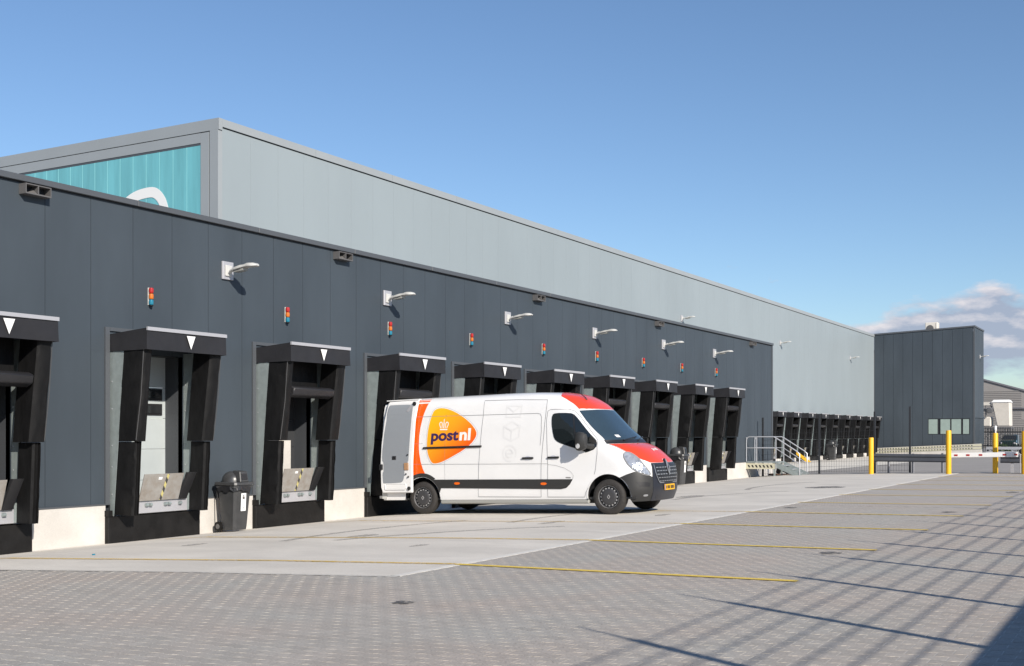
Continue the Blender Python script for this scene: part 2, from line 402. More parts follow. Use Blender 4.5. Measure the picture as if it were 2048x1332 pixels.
tc_ = np.repeat(tone_all[rest], 36); at.data.foreach_set('color', np.c_[tc_, tc_, tc_, np.ones_like(tc_)].ravel().astype(np.float32))
me.materials.append(M['brick'])
o = bpy.data.objects.new('paver_field', me); C.objects.link(o); o.parent = pav; o['kind'] = 'stuff'
# yellow bay lines
def strip(name, p0, p1, w, dz, m, label=None, parent=None):
    d = Vector((p1[0] - p0[0], p1[1] - p0[1])).normalized(); q = Vector((-d.y, d.x)) * w / 2
    return sheet(name, [(p0[0] - q.x, p0[1] - q.y), (p1[0] - q.x, p1[1] - q.y), (p1[0] + q.x, p1[1] + q.y), (p0[0] + q.x, p0[1] + q.y)], dz, m)
LX = [11.2, 14.66, 18.1, 21.45, 25.0, 28.6, 31.75, 35.3, 38.8, 42.3]
for i, lx in enumerate(LX):
    y_end = 3.19 if i < 6 else 2.2
    strip('bay_line', (lx, 7.12), (lx, y_end), 0.12, 0.0085, M['line1'])
    if i < 4:
        strip('bay_line', (lx, 7.125), (lx - (1.1 if i == 0 else .9 if i == 1 else 0.2), 14.4 if i else 14.2), 0.10, 0.012, M['line3'] if i < 2 else M['line2'])
# gullies and a few damp stains, a blue bottle cap
def blob(name, x, y, rx, ry, dz, m, seed=0):
    rg = random.Random(seed); n = 22; ph = [rg.uniform(.75, 1.15) for _ in range(n)]
    return sheet(name, [(x + rx * ph[k] * math.cos(2 * math.pi * k / n), y + ry * ph[k] * math.sin(2 * math.pi * k / n)) for k in range(n)], dz, m)
for k, (x, y, a, b) in enumerate([(14.1, 3.62, .16, .13), (22.5, 3.6, .2, .13), (30.8, 3.45, .3, .15), (23.0, 6.7, .16, .14), (33.0, 8.6, .8, .5), (8.33, 5.84, .1, .1)]):
    blob('stain', x, y, a, b, .0085 if y < 7 else .0095, M['stain'], k)
def track(cx, cy, rad, a0, a1, w=.16):
    n_ = 14; inn = [(cx + rad * math.cos(R(a0 + (a1 - a0) * k / n_)), cy + rad * math.sin(R(a0 + (a1 - a0) * k / n_))) for k in range(n_ + 1)]
    out = [(cx + (rad + w) * math.cos(R(a0 + (a1 - a0) * k / n_)), cy + (rad + w) * math.sin(R(a0 + (a1 - a0) * k / n_))) for k in range(n_ + 1)]
    for k in range(n_): sheet('tyre_mark', [inn[k], out[k], out[k + 1], inn[k + 1]], .0065, M['tyre_mark'])
for t_ in ((12, 4.5, 6.5, 40, 75), (19, 3.0, 7.2, 62, 100), (26.5, 4.2, 6.1, 50, 96), (15.5, 3.8, 8.0, 70, 105), (34, 2.5, 8.2, 66, 108)): track(*t_)
for k, (x, y, a, b) in enumerate([(14.6, 11.0, .35, .16), (17.9, 9.4, .5, .12), (13.2, 9.0, .2, .08), (12.6, 12.6, .25, .1), (20.2, 8.3, .3, .12), (27.5, 10.5, .7, .3)]): blob('oil_spot', x, y, a, b, .0078, M['tyre_mark'], 30 + k)
cap = MB().lathe((0, 0, 0), (0, 0, 1), [(0, .022), (.014, .022), (.018, .017)], 14).build('bottle_cap', M['blue'], smooth=True, loc=(10.87, 12.74, gz(12.74) + .006))
tag(cap, 'small blue bottle cap lying on the concrete apron', 'bottle cap')

# ---------------------------------------------------------------- dark dock building
WY = 15.18
DC = [10.6656 + 3.4878 * i + (0.122 if i >= 5 else 0) for i in range(10)]
DC0 = [10.6656 - 3.4878]
ZT = 5.30
b1 = tag(empty('dock_building', (0, WY, -.31)), 'long low anthracite panel clad building with loading docks in a row', 'building')
def P(name, mb, mats, parent, **k):     # a child given in world coordinates
    o = mb.build(name, mats, parent, **k)
    o.matrix_parent_inverse = parent.matrix_world.inverted() if False else Matrix.Translation(-parent.location)
    return o
OPW, OPZ0, OPZ1 = 0.80, 0.15, 2.84
seams = []
x = 12.0 - 0.872 * 14
while x < 49.3:
    seams.append(x); x += 0.8735
seams = [s for s in seams if s > -0.5] + [49.30]
opens = [(c - OPW, c + .75) for c in DC0 + DC]
for a, b in zip(seams[:-1], seams[1:]):
    g = 0.0045; a0, b0 = a + g, b - g
    cuts = [(max(a0, o0), min(b0, o1)) for o0, o1 in opens if o0 < b0 and o1 > a0]
    mb = MB(); zb = .345
    if not cuts: mb.box(a0, b0, WY, WY + .12, zb, ZT)
    else:
        mb.box(a0, b0, WY, WY + .12, OPZ1, ZT); cx = a0
        for o0, o1 in cuts:
            if o0 - cx > .01: mb.box(cx, o0, WY, WY + .12, zb, OPZ1 - .0005)
            cx = o1
        if b0 - cx > .01: mb.box(cx, b0, WY, WY + .12, zb, OPZ1 - .0005)
    P('wall_panel', mb, M['dark'], b1)
# core behind the panels (between openings), roof, far end
core = MB()
cx = -1.0
for o0, o1 in opens + [(49.28, 49.28)]:
    core.box(cx, o0 - .01, WY + .06, WY + .5, -.4, 5.2); cx = o1 + .01
    if o1 > o0: core.box(o0 - .01, o1 + .01, WY + .06, WY + .5, OPZ1 + .01, 5.2)
P('wall_core', core, M['darkback'], b1)
P('roof', MB().box(-1, 49.28, WY + .5, 22.55, 5.0, 5.2), M['darktrim'], b1)
P('roof', MB().box(-1, 23.4, 22.55, 45, 5.0, 5.2), M['darktrim'], b1)
P('end_wall', MB().box(49.28, 49.40, WY + .1, 22.5, -.4, 5.3), M['dark'], b1)
P('corner_trim', MB().box(49.29, 49.43, WY - .025, WY + .1, -.25, 5.31), M['darktrim'], b1)
for k in range(17):
    a = -1 + k * 2.965; P('coping', MB().box(a, a + 2.955, WY - .07, WY + .42, 5.315, 5.41), M['darktrim'], b1, bevel=.006)
P('gutter_flashing', MB().box(-1, 49.43, WY - .022, WY + .05, 5.300, 5.3149), M['darkback'], b1)
P('left_return_wall', MB().box(-1.1, -1.0, WY, 45, -.4, 5.3), M['dark'], b1)
# plinth blocks between the docks, drip flashing above
px = -1.0
for c in DC0 + DC + [49.42 + 1.0]:
    e = c - .99 if c < 50 else 49.40
    P('plinth_block', MB().box(px, e, WY - .03, WY + .06, -.45, .325), M['plinth'], b1)
    P('drip_flashing', MB().box(px, e, WY - .045, WY + .0, .328, .349), M['darktrim'], b1)
    px = c + 1.02
for c in DC0 + DC:
    P('plinth_block', MB().box(c - .99, c + 1.02, WY - .01, WY + .06, -.45, .145), M['plinth'], b1)
# recesses and doors
for i, c in enumerate(DC0 + DC):
    mb = MB(); a, b = c - OPW, c + .75
    mb.box(a - .05, a, WY + .02, WY + .5, OPZ0, OPZ1); mb.box(b, b + .05, WY + .02, WY + .5, OPZ0, OPZ1)
    mb.box(a - .05, b + .05, WY + .02, WY + .5, OPZ1, OPZ1 + .008); mb.box(a, b, WY - .008, WY + .6, OPZ0 - .05, OPZ0)
    P('door_jamb', mb, M['jamb'], b1)
    d = MB()
    pale = (i == 2)
    if pale:
        for k in range(5):
            d.box(a, b, WY + .44, WY + .49, OPZ0 + k * .54, OPZ0 + k * .54 + .533)
        dr = P('sectional_door', d, M['door_grey'], b1); dr['label'] = 'pale grey door with two dark windows'
        for k, z in ((0, 2.08), (1, 1.82)):
            w = MB().box(c + .14, c + .66, WY + .415, WY + .439, z, z + .20).build('window', M['black'], dr, bevel=.004)
            MB().box(c + .175, c + .625, WY + .405, WY + .414, z + .035, z + .165).build('pane', M['pane_dark'], w)
    else:
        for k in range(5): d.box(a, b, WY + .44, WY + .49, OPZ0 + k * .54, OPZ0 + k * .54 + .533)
        P('sectional_door', d, M['dock_dark'], b1)  # open docks: the dark colour stands in for their shaded interior

# ---------------------------------------------------------------- dock shelters
def shelter(far=False, roll=True, seed=0, rz=2.28):
    rg = random.Random(seed)
    t = empty('dock_shelter', (0, 0, 0))
    F, B = -.864, -.004       # front and back in y, wall face is y=0
    f = MB()
    f.box(-.99, -.90, B - .03, B, .33, 3.24); f.box(.90, .99, B - .03, B, .33, 3.24); f.box(-.895, .895, B - .03, B, 3.18, 3.24)
    f.build('backing_frame', M['darktrim'], t)
    # canopy: top skin, side skins, front valance
    h0, h1 = 3.13, 3.20
    c = MB()
    c.hexa([(-.875, F, h1 - .03), (.875, F, h1 - .03), (.875, B, h0 - .03), (-.875, B, h0 - .03)], [(-.875, F, h1), (.875, F, h1), (.875, B, h0), (-.875, B, h0)])
    c.build('canopy_top', M['fabric2'], t)
    def skin(name, pts, nu, nv, amp, th, m):   # wavy quad with a little thickness: pts TL TR BR BL, outward normal by winding
        tl, tr, br, bl = [Vector(p) for p in pts]; nrm = (tr - tl).cross(bl - tl).normalized(); vs = []; fs = []
        pu, pv = rg.uniform(0, 6), rg.uniform(0, 6)
        for q in (0, 1):
            for j in range(nv + 1):
                for i in range(nu + 1):
                    u, v = i / nu, j / nv
                    p = (tl * (1 - u) + tr * u) * (1 - v) + (bl * (1 - u) + br * u) * v
                    wv = amp * v * (math.sin(u * 9 + pu) * .6 + math.sin(u * 17 + v * 4 + pv) * .4)
                    vs.append(p + nrm * (wv - q * th))
        W = nu + 1; K = W * (nv + 1)
        for q in (0, 1):
            for j in range(nv):
                for i in range(nu):
                    a = q * K + j * W + i; fs.append((a, a + 1, a + W + 1, a + W))
        rim = [i for i in range(W)] + [j * W + nu for j in range(1, nv + 1)] + [nv * W + i for i in range(nu - 1, -1, -1)] + [j * W for j in range(nv - 1, 0, -1)]
        for k in range(len(rim)): a, b = rim[k], rim[(k + 1) % len(rim)]; fs.append((a, b, b + K, a + K))
        return MB().add(vs, fs).build(name, m, t, smooth=True)
    nn = (2, 1) if far else (14, 4)
    skin('front_valance', [(.885, F - .012, h1 - .04), (-.885, F - .012, h1 - .04), (-.90, F - .02, 2.85), (.89, F - .02, 2.85)], nn[0], nn[1], .012, .01, M['fabric2'])
    skin('side_valance', [(-.89, F - .01, h1 - .02), (-.89, B - .02, h0 - .02), (-.89, B - .02, 2.84), (-.90, F - .02, 2.85)], max(2, nn[0] // 2), nn[1], .012, .01, M['fabric2'])
    skin('side_valance', [(.89, B - .02, h0 - .02), (.89, F - .01, h1 - .02), (.89, F - .02, 2.85), (.89, B - .02, 2.84)], max(2, nn[0] // 2), nn[1], .012, .01, M['fabric2'])
    MB().box(-.895, .895, F - .035, F - .003, h1 - .045, h1 + .012).build('canopy_edge_trim', M['alu'], t)
    MB().add([(-.055, F - .045, 3.12), (.135, F - .045, 3.12), (.04, F - .045, 2.90), (-.055, F - .040, 3.12), (.135, F - .040, 3.12), (.04, F - .040, 2.90)], [(0, 1, 2), (5, 4, 3), (0, 2, 5, 3), (1, 4, 5, 2), (0, 3, 4, 1)]).build('arrow_mark', M['white'], t)
    # galvanised side plates
    for s in (-1, 1):
        x = -.868 if s < 0 else .757; e = .004
        g = MB().hexa([(x - e, -.09, .15), (x + e, -.09, .15), (x + e, B, .15), (x - e, B, .15)], [(x - e, -.33, 2.9), (x + e, -.33, 2.9), (x + e, B, 2.9), (x - e, B, 2.9)])
        gp = g.build('side_plate', M['galv'], t)
        if not far:
            b = MB()
            for z in (.5, .95, 1.3, 1.9, 2.35): b.tube([(x - .012, -.05, z), (x + .012, -.05, z)], .010, 6)
            b.build('rivet', M['alu'], gp)
    # padded curtains; side s, upper and lower halves
    def pad(name, s, top, bot, folds, seed, m):
        # top / bot: (x_outer, x_inner, y_front, y_back, z)
        rg2 = random.Random(seed); nz = 3 if far else 12; K = 5
        rings = []
        for j in range(nz + 1):
            v = j / nz; xo, xi, yf, yb, z = [a * (1 - v) + b * v for a, b in zip(top, bot)]
            bl = math.sin(math.pi * v) ** .7 * .022
            w1 = rg2.uniform(-.008, .008); w2 = rg2.uniform(-.008, .008)
            r = [(xo, yb, z), (xo - s * 0 + s * (bl + w1) * .6, (yb * .6 + yf * .4), z), (xo + s * w1, yf + .03, z), (xo - s * .03, yf - bl * .3 + w2, z)]
            nf = max(1, folds)
            for k in range(1, nf + 1):
                u = k / (nf + 1); xx = xo * (1 - u) + xi * u
                dy = (.085 if (folds and k % 2) else -.01) if folds else -bl
                r.append((xx, yf + dy + w2, z))
            r += [(xi + s * .03, yf + w1 * .5, z), (xi, yf + .03, z), (xi + w2 * .5, (yb * .5 + yf * .5), z), (xi, yb - .10, z)]
            rings.append(r)
        n = len(rings[0]); vs = [p for r in rings for p in r]; fs = []
        for j in range(nz):
            for k in range(n): a = j * n + k; b = j * n + (k + 1) % n; fs.append((a, b, b + n, a + n))
        fs += [tuple(range(n)), tuple(range(nz * n, nz * n + n))[::-1]]
        return MB().add(vs, fs).build(name, m, t, smooth=True)
    for s in (-1, 1):
        if not far:
            xo_ = s * .868; MB().tube([(xo_, -.775, 2.86), (xo_ - s * .002, -.71, 2.1), (xo_, -.60, 1.39)], .007, 5).build('curtain_highlight', M['edge_highlight'], t)  # thin grey tube draws the highlight down the curtain's front edge
        pad('upper_curtain', s, (s * .868, s * .69 if s < 0 else s * .62, -.80, -.28, 2.90), (s * .868, s * .66 if s < 0 else s * .60, -.62, -.14, 1.37), 0, seed * 7 + s, M['fabric'])
        pad('lower_curtain', s, (s * .85, s * .70, -.575, -.14, 1.36), (s * .855, s * .70, -.51, -.09, .16), 3, seed * 11 + s, M['fabric'])
    if roll:
        z = rz + rg.uniform(-.08, .08)
        vs = []; prof = [(-.75, z + .16), (-.64, z + .20), (-.42, z + .19), (-.40, z + .02), (-.60, z - .02), (-.72, z + .03)]
        r = MB().hexa([(-.63, y, zz_) for y, zz_ in prof], [(.585, y, zz_ - .01) for y, zz_ in prof])
        r.build('head_curtain', M['fabric2'], t, bevel=.02, smooth=True)
        sk = MB().box(-.6, .57, -.30, -.28, z + .1, 2.95); sk.build('head_sheet', M['fabric'], t)
    return t
GR = 'dock shelters along the near dark wall'
shl = ['leftmost black dock shelter, cut by the left edge of the photo',
       'second black dock shelter, its opening showing a pale grey sectional door',
       'third black dock shelter, just right of the near wheeled bin, with a drooping head curtain',
       'black dock shelter right behind the open rear door of the van',
       'fifth black dock shelter, rising above the orange oval logo of the van',
       'sixth black dock shelter, above the middle of the van roof',
       'seventh black dock shelter, directly behind the red cab roof of the van',
       'eighth black dock shelter, behind the van windscreen and bonnet',
       'ninth black dock shelter, second from the corner stairs',
       'tenth black dock shelter, nearest to the grey stairs at the end of the dark wall']
shelters = []
for i in range(10):
    t = shelter(False, i != 1, i + 3, 2.28 if i < 8 else 2.4)
    t.location = (DC[i], WY, 0); tag(t, shl[i], 'dock shelter', GR); shelters.append(t)
# small things inside the second shelter
hk = MB().tube([(0, 0, .35), (.01, 0, .1), (-.02, -.01, -.02), (-.1, -.02, -.08), (-.2, -.02, -.06)], .022, 8).build('hose_end', M['black'], smooth=True, loc=(DC[1] - .55, 14.75, 1.44))
tag(hk, 'black curved hose end hanging under the left curtain of the second dock', 'hose')
for i in (1, 2):
    a = MB().lathe((0, 0, 0), (0, -1, 0), [(0, .05), (.04, .055), (.07, .05), (.09, .02)], 14).build('dock_light', M['orangebrown'], smooth=True, loc=(DC[i] - .30, WY - .02, 2.72 if i == 1 else 2.12))
    tag(a, 'small amber lamp inside the %s dock opening' % ('second' if i == 1 else 'third'), 'lamp', 'small amber lamps in the dock openings')
pw = MB().box(.22, .48, .30, .38, .16, 1.36).build('pale_panel', M['plinth'], loc=(DC[2], WY, 0))
tag(pw, 'narrow cream panel standing inside the opening of the third dock', 'panel')

# ---------------------------------------------------------------- dock levellers with rubber bumper plates
def leveller(kind=0):
    t = empty('dock_leveller', (0, 0, 0))
    MB().box(-1.01, 1.03, -.11, -.012, -.44, .14).build('bumper_plate', M['rubber'], t, bevel=.01)
    MB().box(-1.01, -.93, -.11, -.012, .142, .24).build('bumper_bracket', M['rubber'], t)
    MB().box(-.55, .80, -.16, -.012, .16, .37).build('hinge_beam', M['alu'], t, bevel=.006)
    h = MB()
    for x in (-.3, -.22, .12, .2, .45): h.tube([(x, -.19, .30), (x + .05, -.19, .30)], .03, 8)
    h.build('hinge', M['galv'], t)
    lp = MB().hexa([(-.46, -.20, .37), (.42, -.20, .37), (.42, -.185, .37), (-.46, -.185, .37)], [(-.46, -.34, .82), (.42, -.34, .82), (.42, -.325, .82), (-.46, -.325, .82)]).build('lip_plate', M['lip'], t)
    MB().hexa([(-.02, -.205, .375), (.03, -.205, .375), (.03, -.2015, .375), (-.02, -.2015, .375)], [(.04, -.345, .81), (.09, -.345, .81), (.09, -.3415, .81), (.04, -.3415, .81)]).build('hazard_stripe', M['hazstripe'], lp)
    MB().hexa([(-.14, -.318, .72), (-.06, -.318, .72), (-.06, -.315, .72), (-.14, -.315, .72)], [(-.14, -.332, .765), (-.06, -.332, .765), (-.06, -.329, .765), (-.14, -.329, .765)]).build('label_plate', M['white'], lp)
    MB().hexa([(.425, -.21, .37), (.60, -.21, .37), (.60, -.18, .37), (.425, -.18, .37)], [(.47, -.40, .83), (.66, -.40, .83), (.66, -.33, .83), (.47, -.33, .83)]).build('side_guard', M['black'], t)
    MB().box(.66, .78, -.17, -.165, .17, .46).build('bracket_plate', M['galv'], t)
    return t
lv0 = leveller()
for i in range(10):
    t = lv0 if i == 0 else copy_tree(lv0)
    t.location = (DC[i], WY - .02, 0)
    tag(t, 'dock leveller with raised steel lip and black bumper plate under the %s dock shelter' % (ORD[i] if i else 'leftmost'), 'dock leveller', 'dock levellers along the near dark wall')

# ---------------------------------------------------------------- wall lamps, signal stacks, vents
def wall_lamp(scale=1):
    t = empty('wall_lamp', (0, 0, 0))
    MB().box(-.14, .14, -.045, -.002, -.16, .17).build('mounting_plate', M['alu'], t, bevel=.006)
    MB().box(-.09, .07, -.075, -.046, -.10, .10).build('bracket', M['lampgrey'], t, bevel=.006)
    MB().tube([(0, -.06, -.03), (0, -.12, 0), (0, -.18, .03)], [.035, .032, .03], 8).build('arm', M['lampgrey'], t, smooth=True)
    prof = [(-.13, .07, -.03, .005), (-.25, .10, -.01, .05), (-.42, .11, .015, .082), (-.48, .09, .03, .085), (-.60, .12, .035, .105), (-.70, .10, .03, .10), (-.755, .04, .04, .07)]
    vs = []; fs = []
    for y, w, z0, z1 in prof: vs += [(-w, y, z0 + .01), (w, y, z0 + .01), (w, y, z1 - .012), (w * .6, y, z1), (-w * .6, y, z1), (-w, y, z1 - .012)]
    for i in range(len(prof) - 1):
        for k in range(6): a = i * 6 + k; b = i * 6 + (k + 1) % 6; fs.append((a, b, b + 6, a + 6))
    fs += [tuple(range(6))[::-1], tuple(range(len(vs) - 6, len(vs)))]
    MB().add(vs, fs).build('lamp_head', M['lampgrey'], t, smooth=True)
    MB().hexa([(-.07, -.46, -.02), (.07, -.46, -.02), (.07, -.24, -.04), (-.07, -.24, -.04)], [(-.07, -.46, .03), (.07, -.46, .03), (.07, -.24, .01), (-.07, -.24, .01)]).build('lens', M['lampshade'], t)
    return t
wl = wall_lamp()
LP = [(15.98, 4.49), (20.98, 4.49), (26.33, 4.51), (31.58, 4.51), (37.0, 4.53), (42.05, 4.53)]
for i, (x, z) in enumerate(LP):
    t = wl if i == 0 else copy_tree(wl)
    t.location = (x, WY, z)
    tag(t, '%s pale grey arm lamp from the left, high on the dark dock wall' % ORD[i], 'wall lamp', 'arm lamps on the dark dock wall')
LP2 = [(57.65, 7.57), (75.25, 7.47), (94.26, 7.55)]
for i, (x, z) in enumerate(LP2):
    t = copy_tree(wl); t.location = (x, 22.6, z)
    tag(t, '%s small arm lamp from the left on the tall pale wall' % ORD[i], 'wall lamp', 'arm lamps on the tall pale wall')
def stack():
    t = empty('signal_light', (0, 0, 0))
    MB().box(-.034, .03, -.014, -.002, -.145, .15).build('back_plate', M['lampgrey'], t)
    for m, z in (('red', .10), ('orange', 0), ('blue', -.10)):
        MB().lathe((0, -.052, z - .048), (0, 0, 1), [(0, .028), (.01, .038), (.05, .042), (.088, .038), (.095, .028)], 14).build('%s_lens' % m, M[m], t, smooth=True)
    MB().lathe((0, -.055, -.175), (0, 0, 1), [(0, .015), (.01, .03), (.025, .034)], 12).build('base_cap', M['black'], t, smooth=True)
    return t
st = stack()
BXs = [14.12, 17.62, 21.06, 24.5, 28.29, 31.7, 35.23, 38.65, 42.2]
for i, x in enumerate(BXs):
    t = st if i == 0 else copy_tree(st); t.location = (x, WY, 3.83)
    tag(t, 'red, orange and blue signal light, %s from the left on the dark wall' % ORD[i], 'signal light', 'signal lights above the docks')
def vent():
    t = empty('roof_overflow', (0, 0, 0))
    b = MB(); d = .16
    b.box(-.23, .23, -d, 0, .065, .08); b.box(-.23, .23, -d, 0, -.075, -.055)
    for x in (-.23, -.01, .215): b.box(x, x + .015, -d, 0, -.0549, .0649)
    b.build('housing', M['ventgrey'], t)
    MB().box(-.21, .20, -.02, -.003, -.05, .06).build('back_plate', M['darkback'], t)
    w = MB(); w.add([(-.02, -.15, -.054), (-.02, -.03, .04), (-.02, -.03, -.054), (-.12, -.03, -.054)], [(0, 1, 2), (0, 2, 3), (0, 3, 1), (1, 3, 2)]); w.build('baffle', M['ventgrey'], t)
    return t
vt = vent()
for i, x in enumerate([11.78, 19.33, 27.95, 36.5, 46.5]):
    t = vt if i == 0 else copy_tree(vt); t.location = (x, WY - .003, 5.195)
    tag(t, 'grey twin overflow box, %s from the left under the dark roof edge' % ORD[i], 'overflow box', 'overflow boxes under the dark roof edge')

# ---------------------------------------------------------------- tall pale building behind
LY, LX0, LX1, LZ = 22.6, 23.485, 102.82, 10.08
b2 = tag(empty('tall_warehouse', (LX0, LY, 0)), 'tall pale silver grey warehouse rising behind the dark docks', 'building')
P('wall_core', MB().box(LX0 + .1, LX1 - .02, LY + .05, LY + .3, -.5, LZ - .1), M['lightback'], b2)
npan = 69; w = (LX1 - LX0 - .14) / npan
for k in range(npan):
    a = LX0 + .12 + k * w; zb = -.1 if a > 49.2 else 5.15
    P('wall_panel', MB().box(a + .002, a + w - .002, LY, LY + .1, zb, LZ - .24), M['light'], b2)
for k in range(20):
    a = LX0 + .105 + k * 3.961; P('coping', MB().box(a, a + 3.951, LY - .05, LY + .5, LZ - .215, LZ), M['lighttrim'], b2)
P('coping_shadow_gap', MB().box(LX0 + .1, LX1, LY - .01, LY + .05, LZ - .2395, LZ - .2155), M['darkback'], b2)
P('plinth', MB().box(49.4, LX1, LY - .03, LY + .1, -.6, -.1), M['plinth'], b2)
P('roof', MB().box(LX0 + .3, LX1, LY + .3, 60, LZ - .4, LZ - .3), M['lighttrim'], b2)
# gable face looking left: frame bands and teal glazing
XF = LX0 - .02
P('gable_band', MB().box(XF - .02, XF + .12, LY - .052, 46, LZ - .31, LZ + .004), M['lighttrim'], b2)
P('gable_band', MB().box(XF - .02, XF + .142, LY - .02, LY + .285, 5.15, LZ - .311), M['lighttrim'], b2)
P('gable_band', MB().box(XF - .012, XF + .10, LY + .635, 46, LZ - .60, LZ - .33), M['lighttrim'], b2)
P('gable_band', MB().box(XF - .012, XF + .10, LY + .325, LY + .63, 5.15, LZ - .335), M['lighttrim'], b2)
P('gable_joint', MB().box(XF + .03, XF + .10, LY + .0, 46, 5.15, LZ - .02), M['darkback'], b2)
P('glazing_head', MB().box(XF - .0, XF + .09, LY + .635, 46, LZ - .66, LZ - .605), M['darktrim'], b2)
yy = LY + .635; k = 0
while yy < 36:
    P('glazing_plank', MB().box(XF + .0, XF + .03, yy + .012, yy + .515, 5.15, LZ - .665), M['teal'], b2)
    P('glazing_seam', MB().box(XF - .004, XF + .028, yy - .006, yy + .010, 5.15, LZ - .665), M['tealseam'], b2)
    yy += .527; k += 1
# white arc of the big letter: band centre line in (y, z)
ctr = [(26.9, 7.2), (26.55, 7.75), (26.18, 8.1), (25.75, 8.285), (25.2, 8.335), (24.95, 8.29), (24.72, 8.08), (24.6, 7.8), (24.52, 7.4), (24.5, 7.0)]
def smooth_open(p, n=2):
    for _ in range(n):
        q = [p[0]]
        for a, b in zip(p[:-1], p[1:]): q += [(a[0] * .75 + b[0] * .25, a[1] * .75 + b[1] * .25), (a[0] * .25 + b[0] * .75, a[1] * .25 + b[1] * .75)]
        p = q + [p[-1]]
    return p
cl = smooth_open(ctr, 2); vs = []; fs = []
for i, p in enumerate(cl):
    a = Vector(cl[max(i - 1, 0)]); b = Vector(cl[min(i + 1, len(cl) - 1)]); d = (b - a).normalized(); q = Vector((-d.y, d.x)) * .145
    for s in (-1, 1): vs += [(XF - .012, p[0] + s * q.x, p[1] + s * q.y), (XF - .007, p[0] + s * q.x, p[1] + s * q.y)]
for i in range(len(cl) - 1):
    a = i * 4; fs += [(a, a + 2, a + 6, a + 4), (a + 1, a + 5, a + 7, a + 3), (a, a + 4, a + 5, a + 1), (a + 2, a + 3, a + 7, a + 6)]
lo_ = P('white_letter_arc', MB().add(vs, fs), M['white'], b2)

# far shelters along the pale wall
far0 = shelter(True, True, 50)
FD = [72.89 + 3.5 * i for i in range(9)]
for i, x in enumerate(FD):
    t = far0 if i == 0 else copy_tree(far0)
    t.location = (x, 22.6, -.28); t.rotation_euler = (0, 0, 0)
    tag(t, '%s black dock shelter from the left in the distant row on the pale wall' % ORD[i], 'dock shelter', 'dock shelters in the distant row')
fl0 = copy_tree(lv0); 
for i, x in enumerate(FD):
    t = fl0 if i == 0 else copy_tree(fl0); t.location = (x, 22.58, -.28)
    tag(t, 'dock leveller under the %s distant dock shelter from the left' % ORD[i], 'dock leveller', 'dock levellers in the distant row')
yl = MB().hexa([(77.2, 21.3, -.42), (78.1, 21.3, -.42), (78.1, 21.38, -.42), (77.2, 21.38, -.42)], [(77.2, 22.35, .35), (78.1, 22.35, .35), (78.1, 22.43, .35), (77.2, 22.43, .35)])
yo = yl.build('loading_ramp', M['yellow']); tag(yo, 'yellow steel plate leaning against the distant dock wall', 'ramp')

# ---------------------------------------------------------------- dark cube building on the right
AX, AY0, AY1 = 102.84, 22.6, 14.44
b3 = tag(empty('corner_office', (AX, AY1, 0)), 'dark anthracite box building at the right end with four pale windows', 'building')
def lerp(a, b, t): return a + (b - a) * t
def zt(y): return lerp(10.49, 10.13, (y - AY1) / (AY0 - AY1))
def zbm(y): return lerp(.69, .22, (y - AY1) / (AY0 - AY1))
wins = [(18.09, 17.37), (17.13, 16.37), (16.25, 15.5), (15.34, 14.87)]
WZ0, WZ1 = 1.47, 2.70
def q4(mb, x0, x1, ya, yb, za0, za1, zb0, zb1):
    mb.hexa([(x0, ya, za0), (x1, ya, za0), (x1, yb, zb0), (x0, yb, zb0)], [(x0, ya, za1), (x1, ya, za1), (x1, yb, zb1), (x0, yb, zb1)])
ys = np.linspace(AY1 + .12, AY0, 11)
for a, b in zip(ys[:-1], ys[1:]):
    a_, b_ = a + .008, b - .008; mb = MB()
    cut = [(max(a_, w1), min(b_, w0)) for w0, w1 in [(18.14, 14.80)] if w1 < b_ and w0 > a_]
    if not cut: q4(mb, AX, AX + .1, a_, b_, zbm(a_), zt(a_) - .15, zbm(b_), zt(b_) - .15)
    else:
        q4(mb, AX, AX + .1, a_, b_, WZ1 + .06, zt(a_) - .15, WZ1 + .06, zt(b_) - .15); q4(mb, AX, AX + .1, a_, b_, zbm(a_), WZ0 - .05, zbm(b_), WZ0 - .05)
        c0, c1 = cut[0]
        if c0 - a_ > .01: q4(mb, AX, AX + .1, a_, c0, WZ0 - .0495, WZ1 + .0595, WZ0 - .0495, WZ1 + .0595)
        if b_ - c1 > .01: q4(mb, AX, AX + .1, c1, b_, WZ0 - .0495, WZ1 + .0595, WZ0 - .0495, WZ1 + .0595)
    P('wall_panel', mb, M['dark'], b3)
xs = np.linspace(AX + .06, AX + 5.3, 6)
for a, b in zip(xs[:-1], xs[1:]): P('wall_panel', MB().box(a + .008, b - .008, AY1, AY1 + .1, 2.82, 10.34), M['dark'], b3)
for a in np.linspace(AX + .06, AX + 5.1, 16): P('ribbed_panel', MB().box(a, a + .24, AY1 - .02, AY1 + .1, .6, 2.78), M['dark'], b3)
P('wall_core', MB().box(AX + .06, AX + 5.28, AY1 + .06, AY0, 0, 10.0), M['darkback'], b3)
P('corner_trim', MB().box(AX - .02, AX + .05, AY1 - .03, AY1 + .1, .6, 10.36), M['darktrim'], b3)
mb = MB(); q4(mb, AX - .06, AX + .4, AY1 - .06, AY0, zt(AY1) - .13, zt(AY1), zt(AY0) - .13, zt(AY0)); P('coping', mb, M['darktrim'], b3)
P('coping', MB().box(AX + .405, AX + 5.3, AY1 - .06, AY1 + .4, 10.36, 10.49), M['darktrim'], b3)
for w0, w1 in wins:
    f = P('window', MB().box(AX + .03, AX + .09, w1 - .06, w0 + .06, WZ0 - .04, WZ1 + .05), M['black'], b3)
    o = MB().box(AX + .012, AX + .029, w1, w0, WZ0, WZ1).build('pane', M['winpale'], f); o.parent = f
P('plinth', MB().box(AX + .3, AX + 5.2, AY1 + .25, AY0, -.6, .2), M['plinth'], b3)
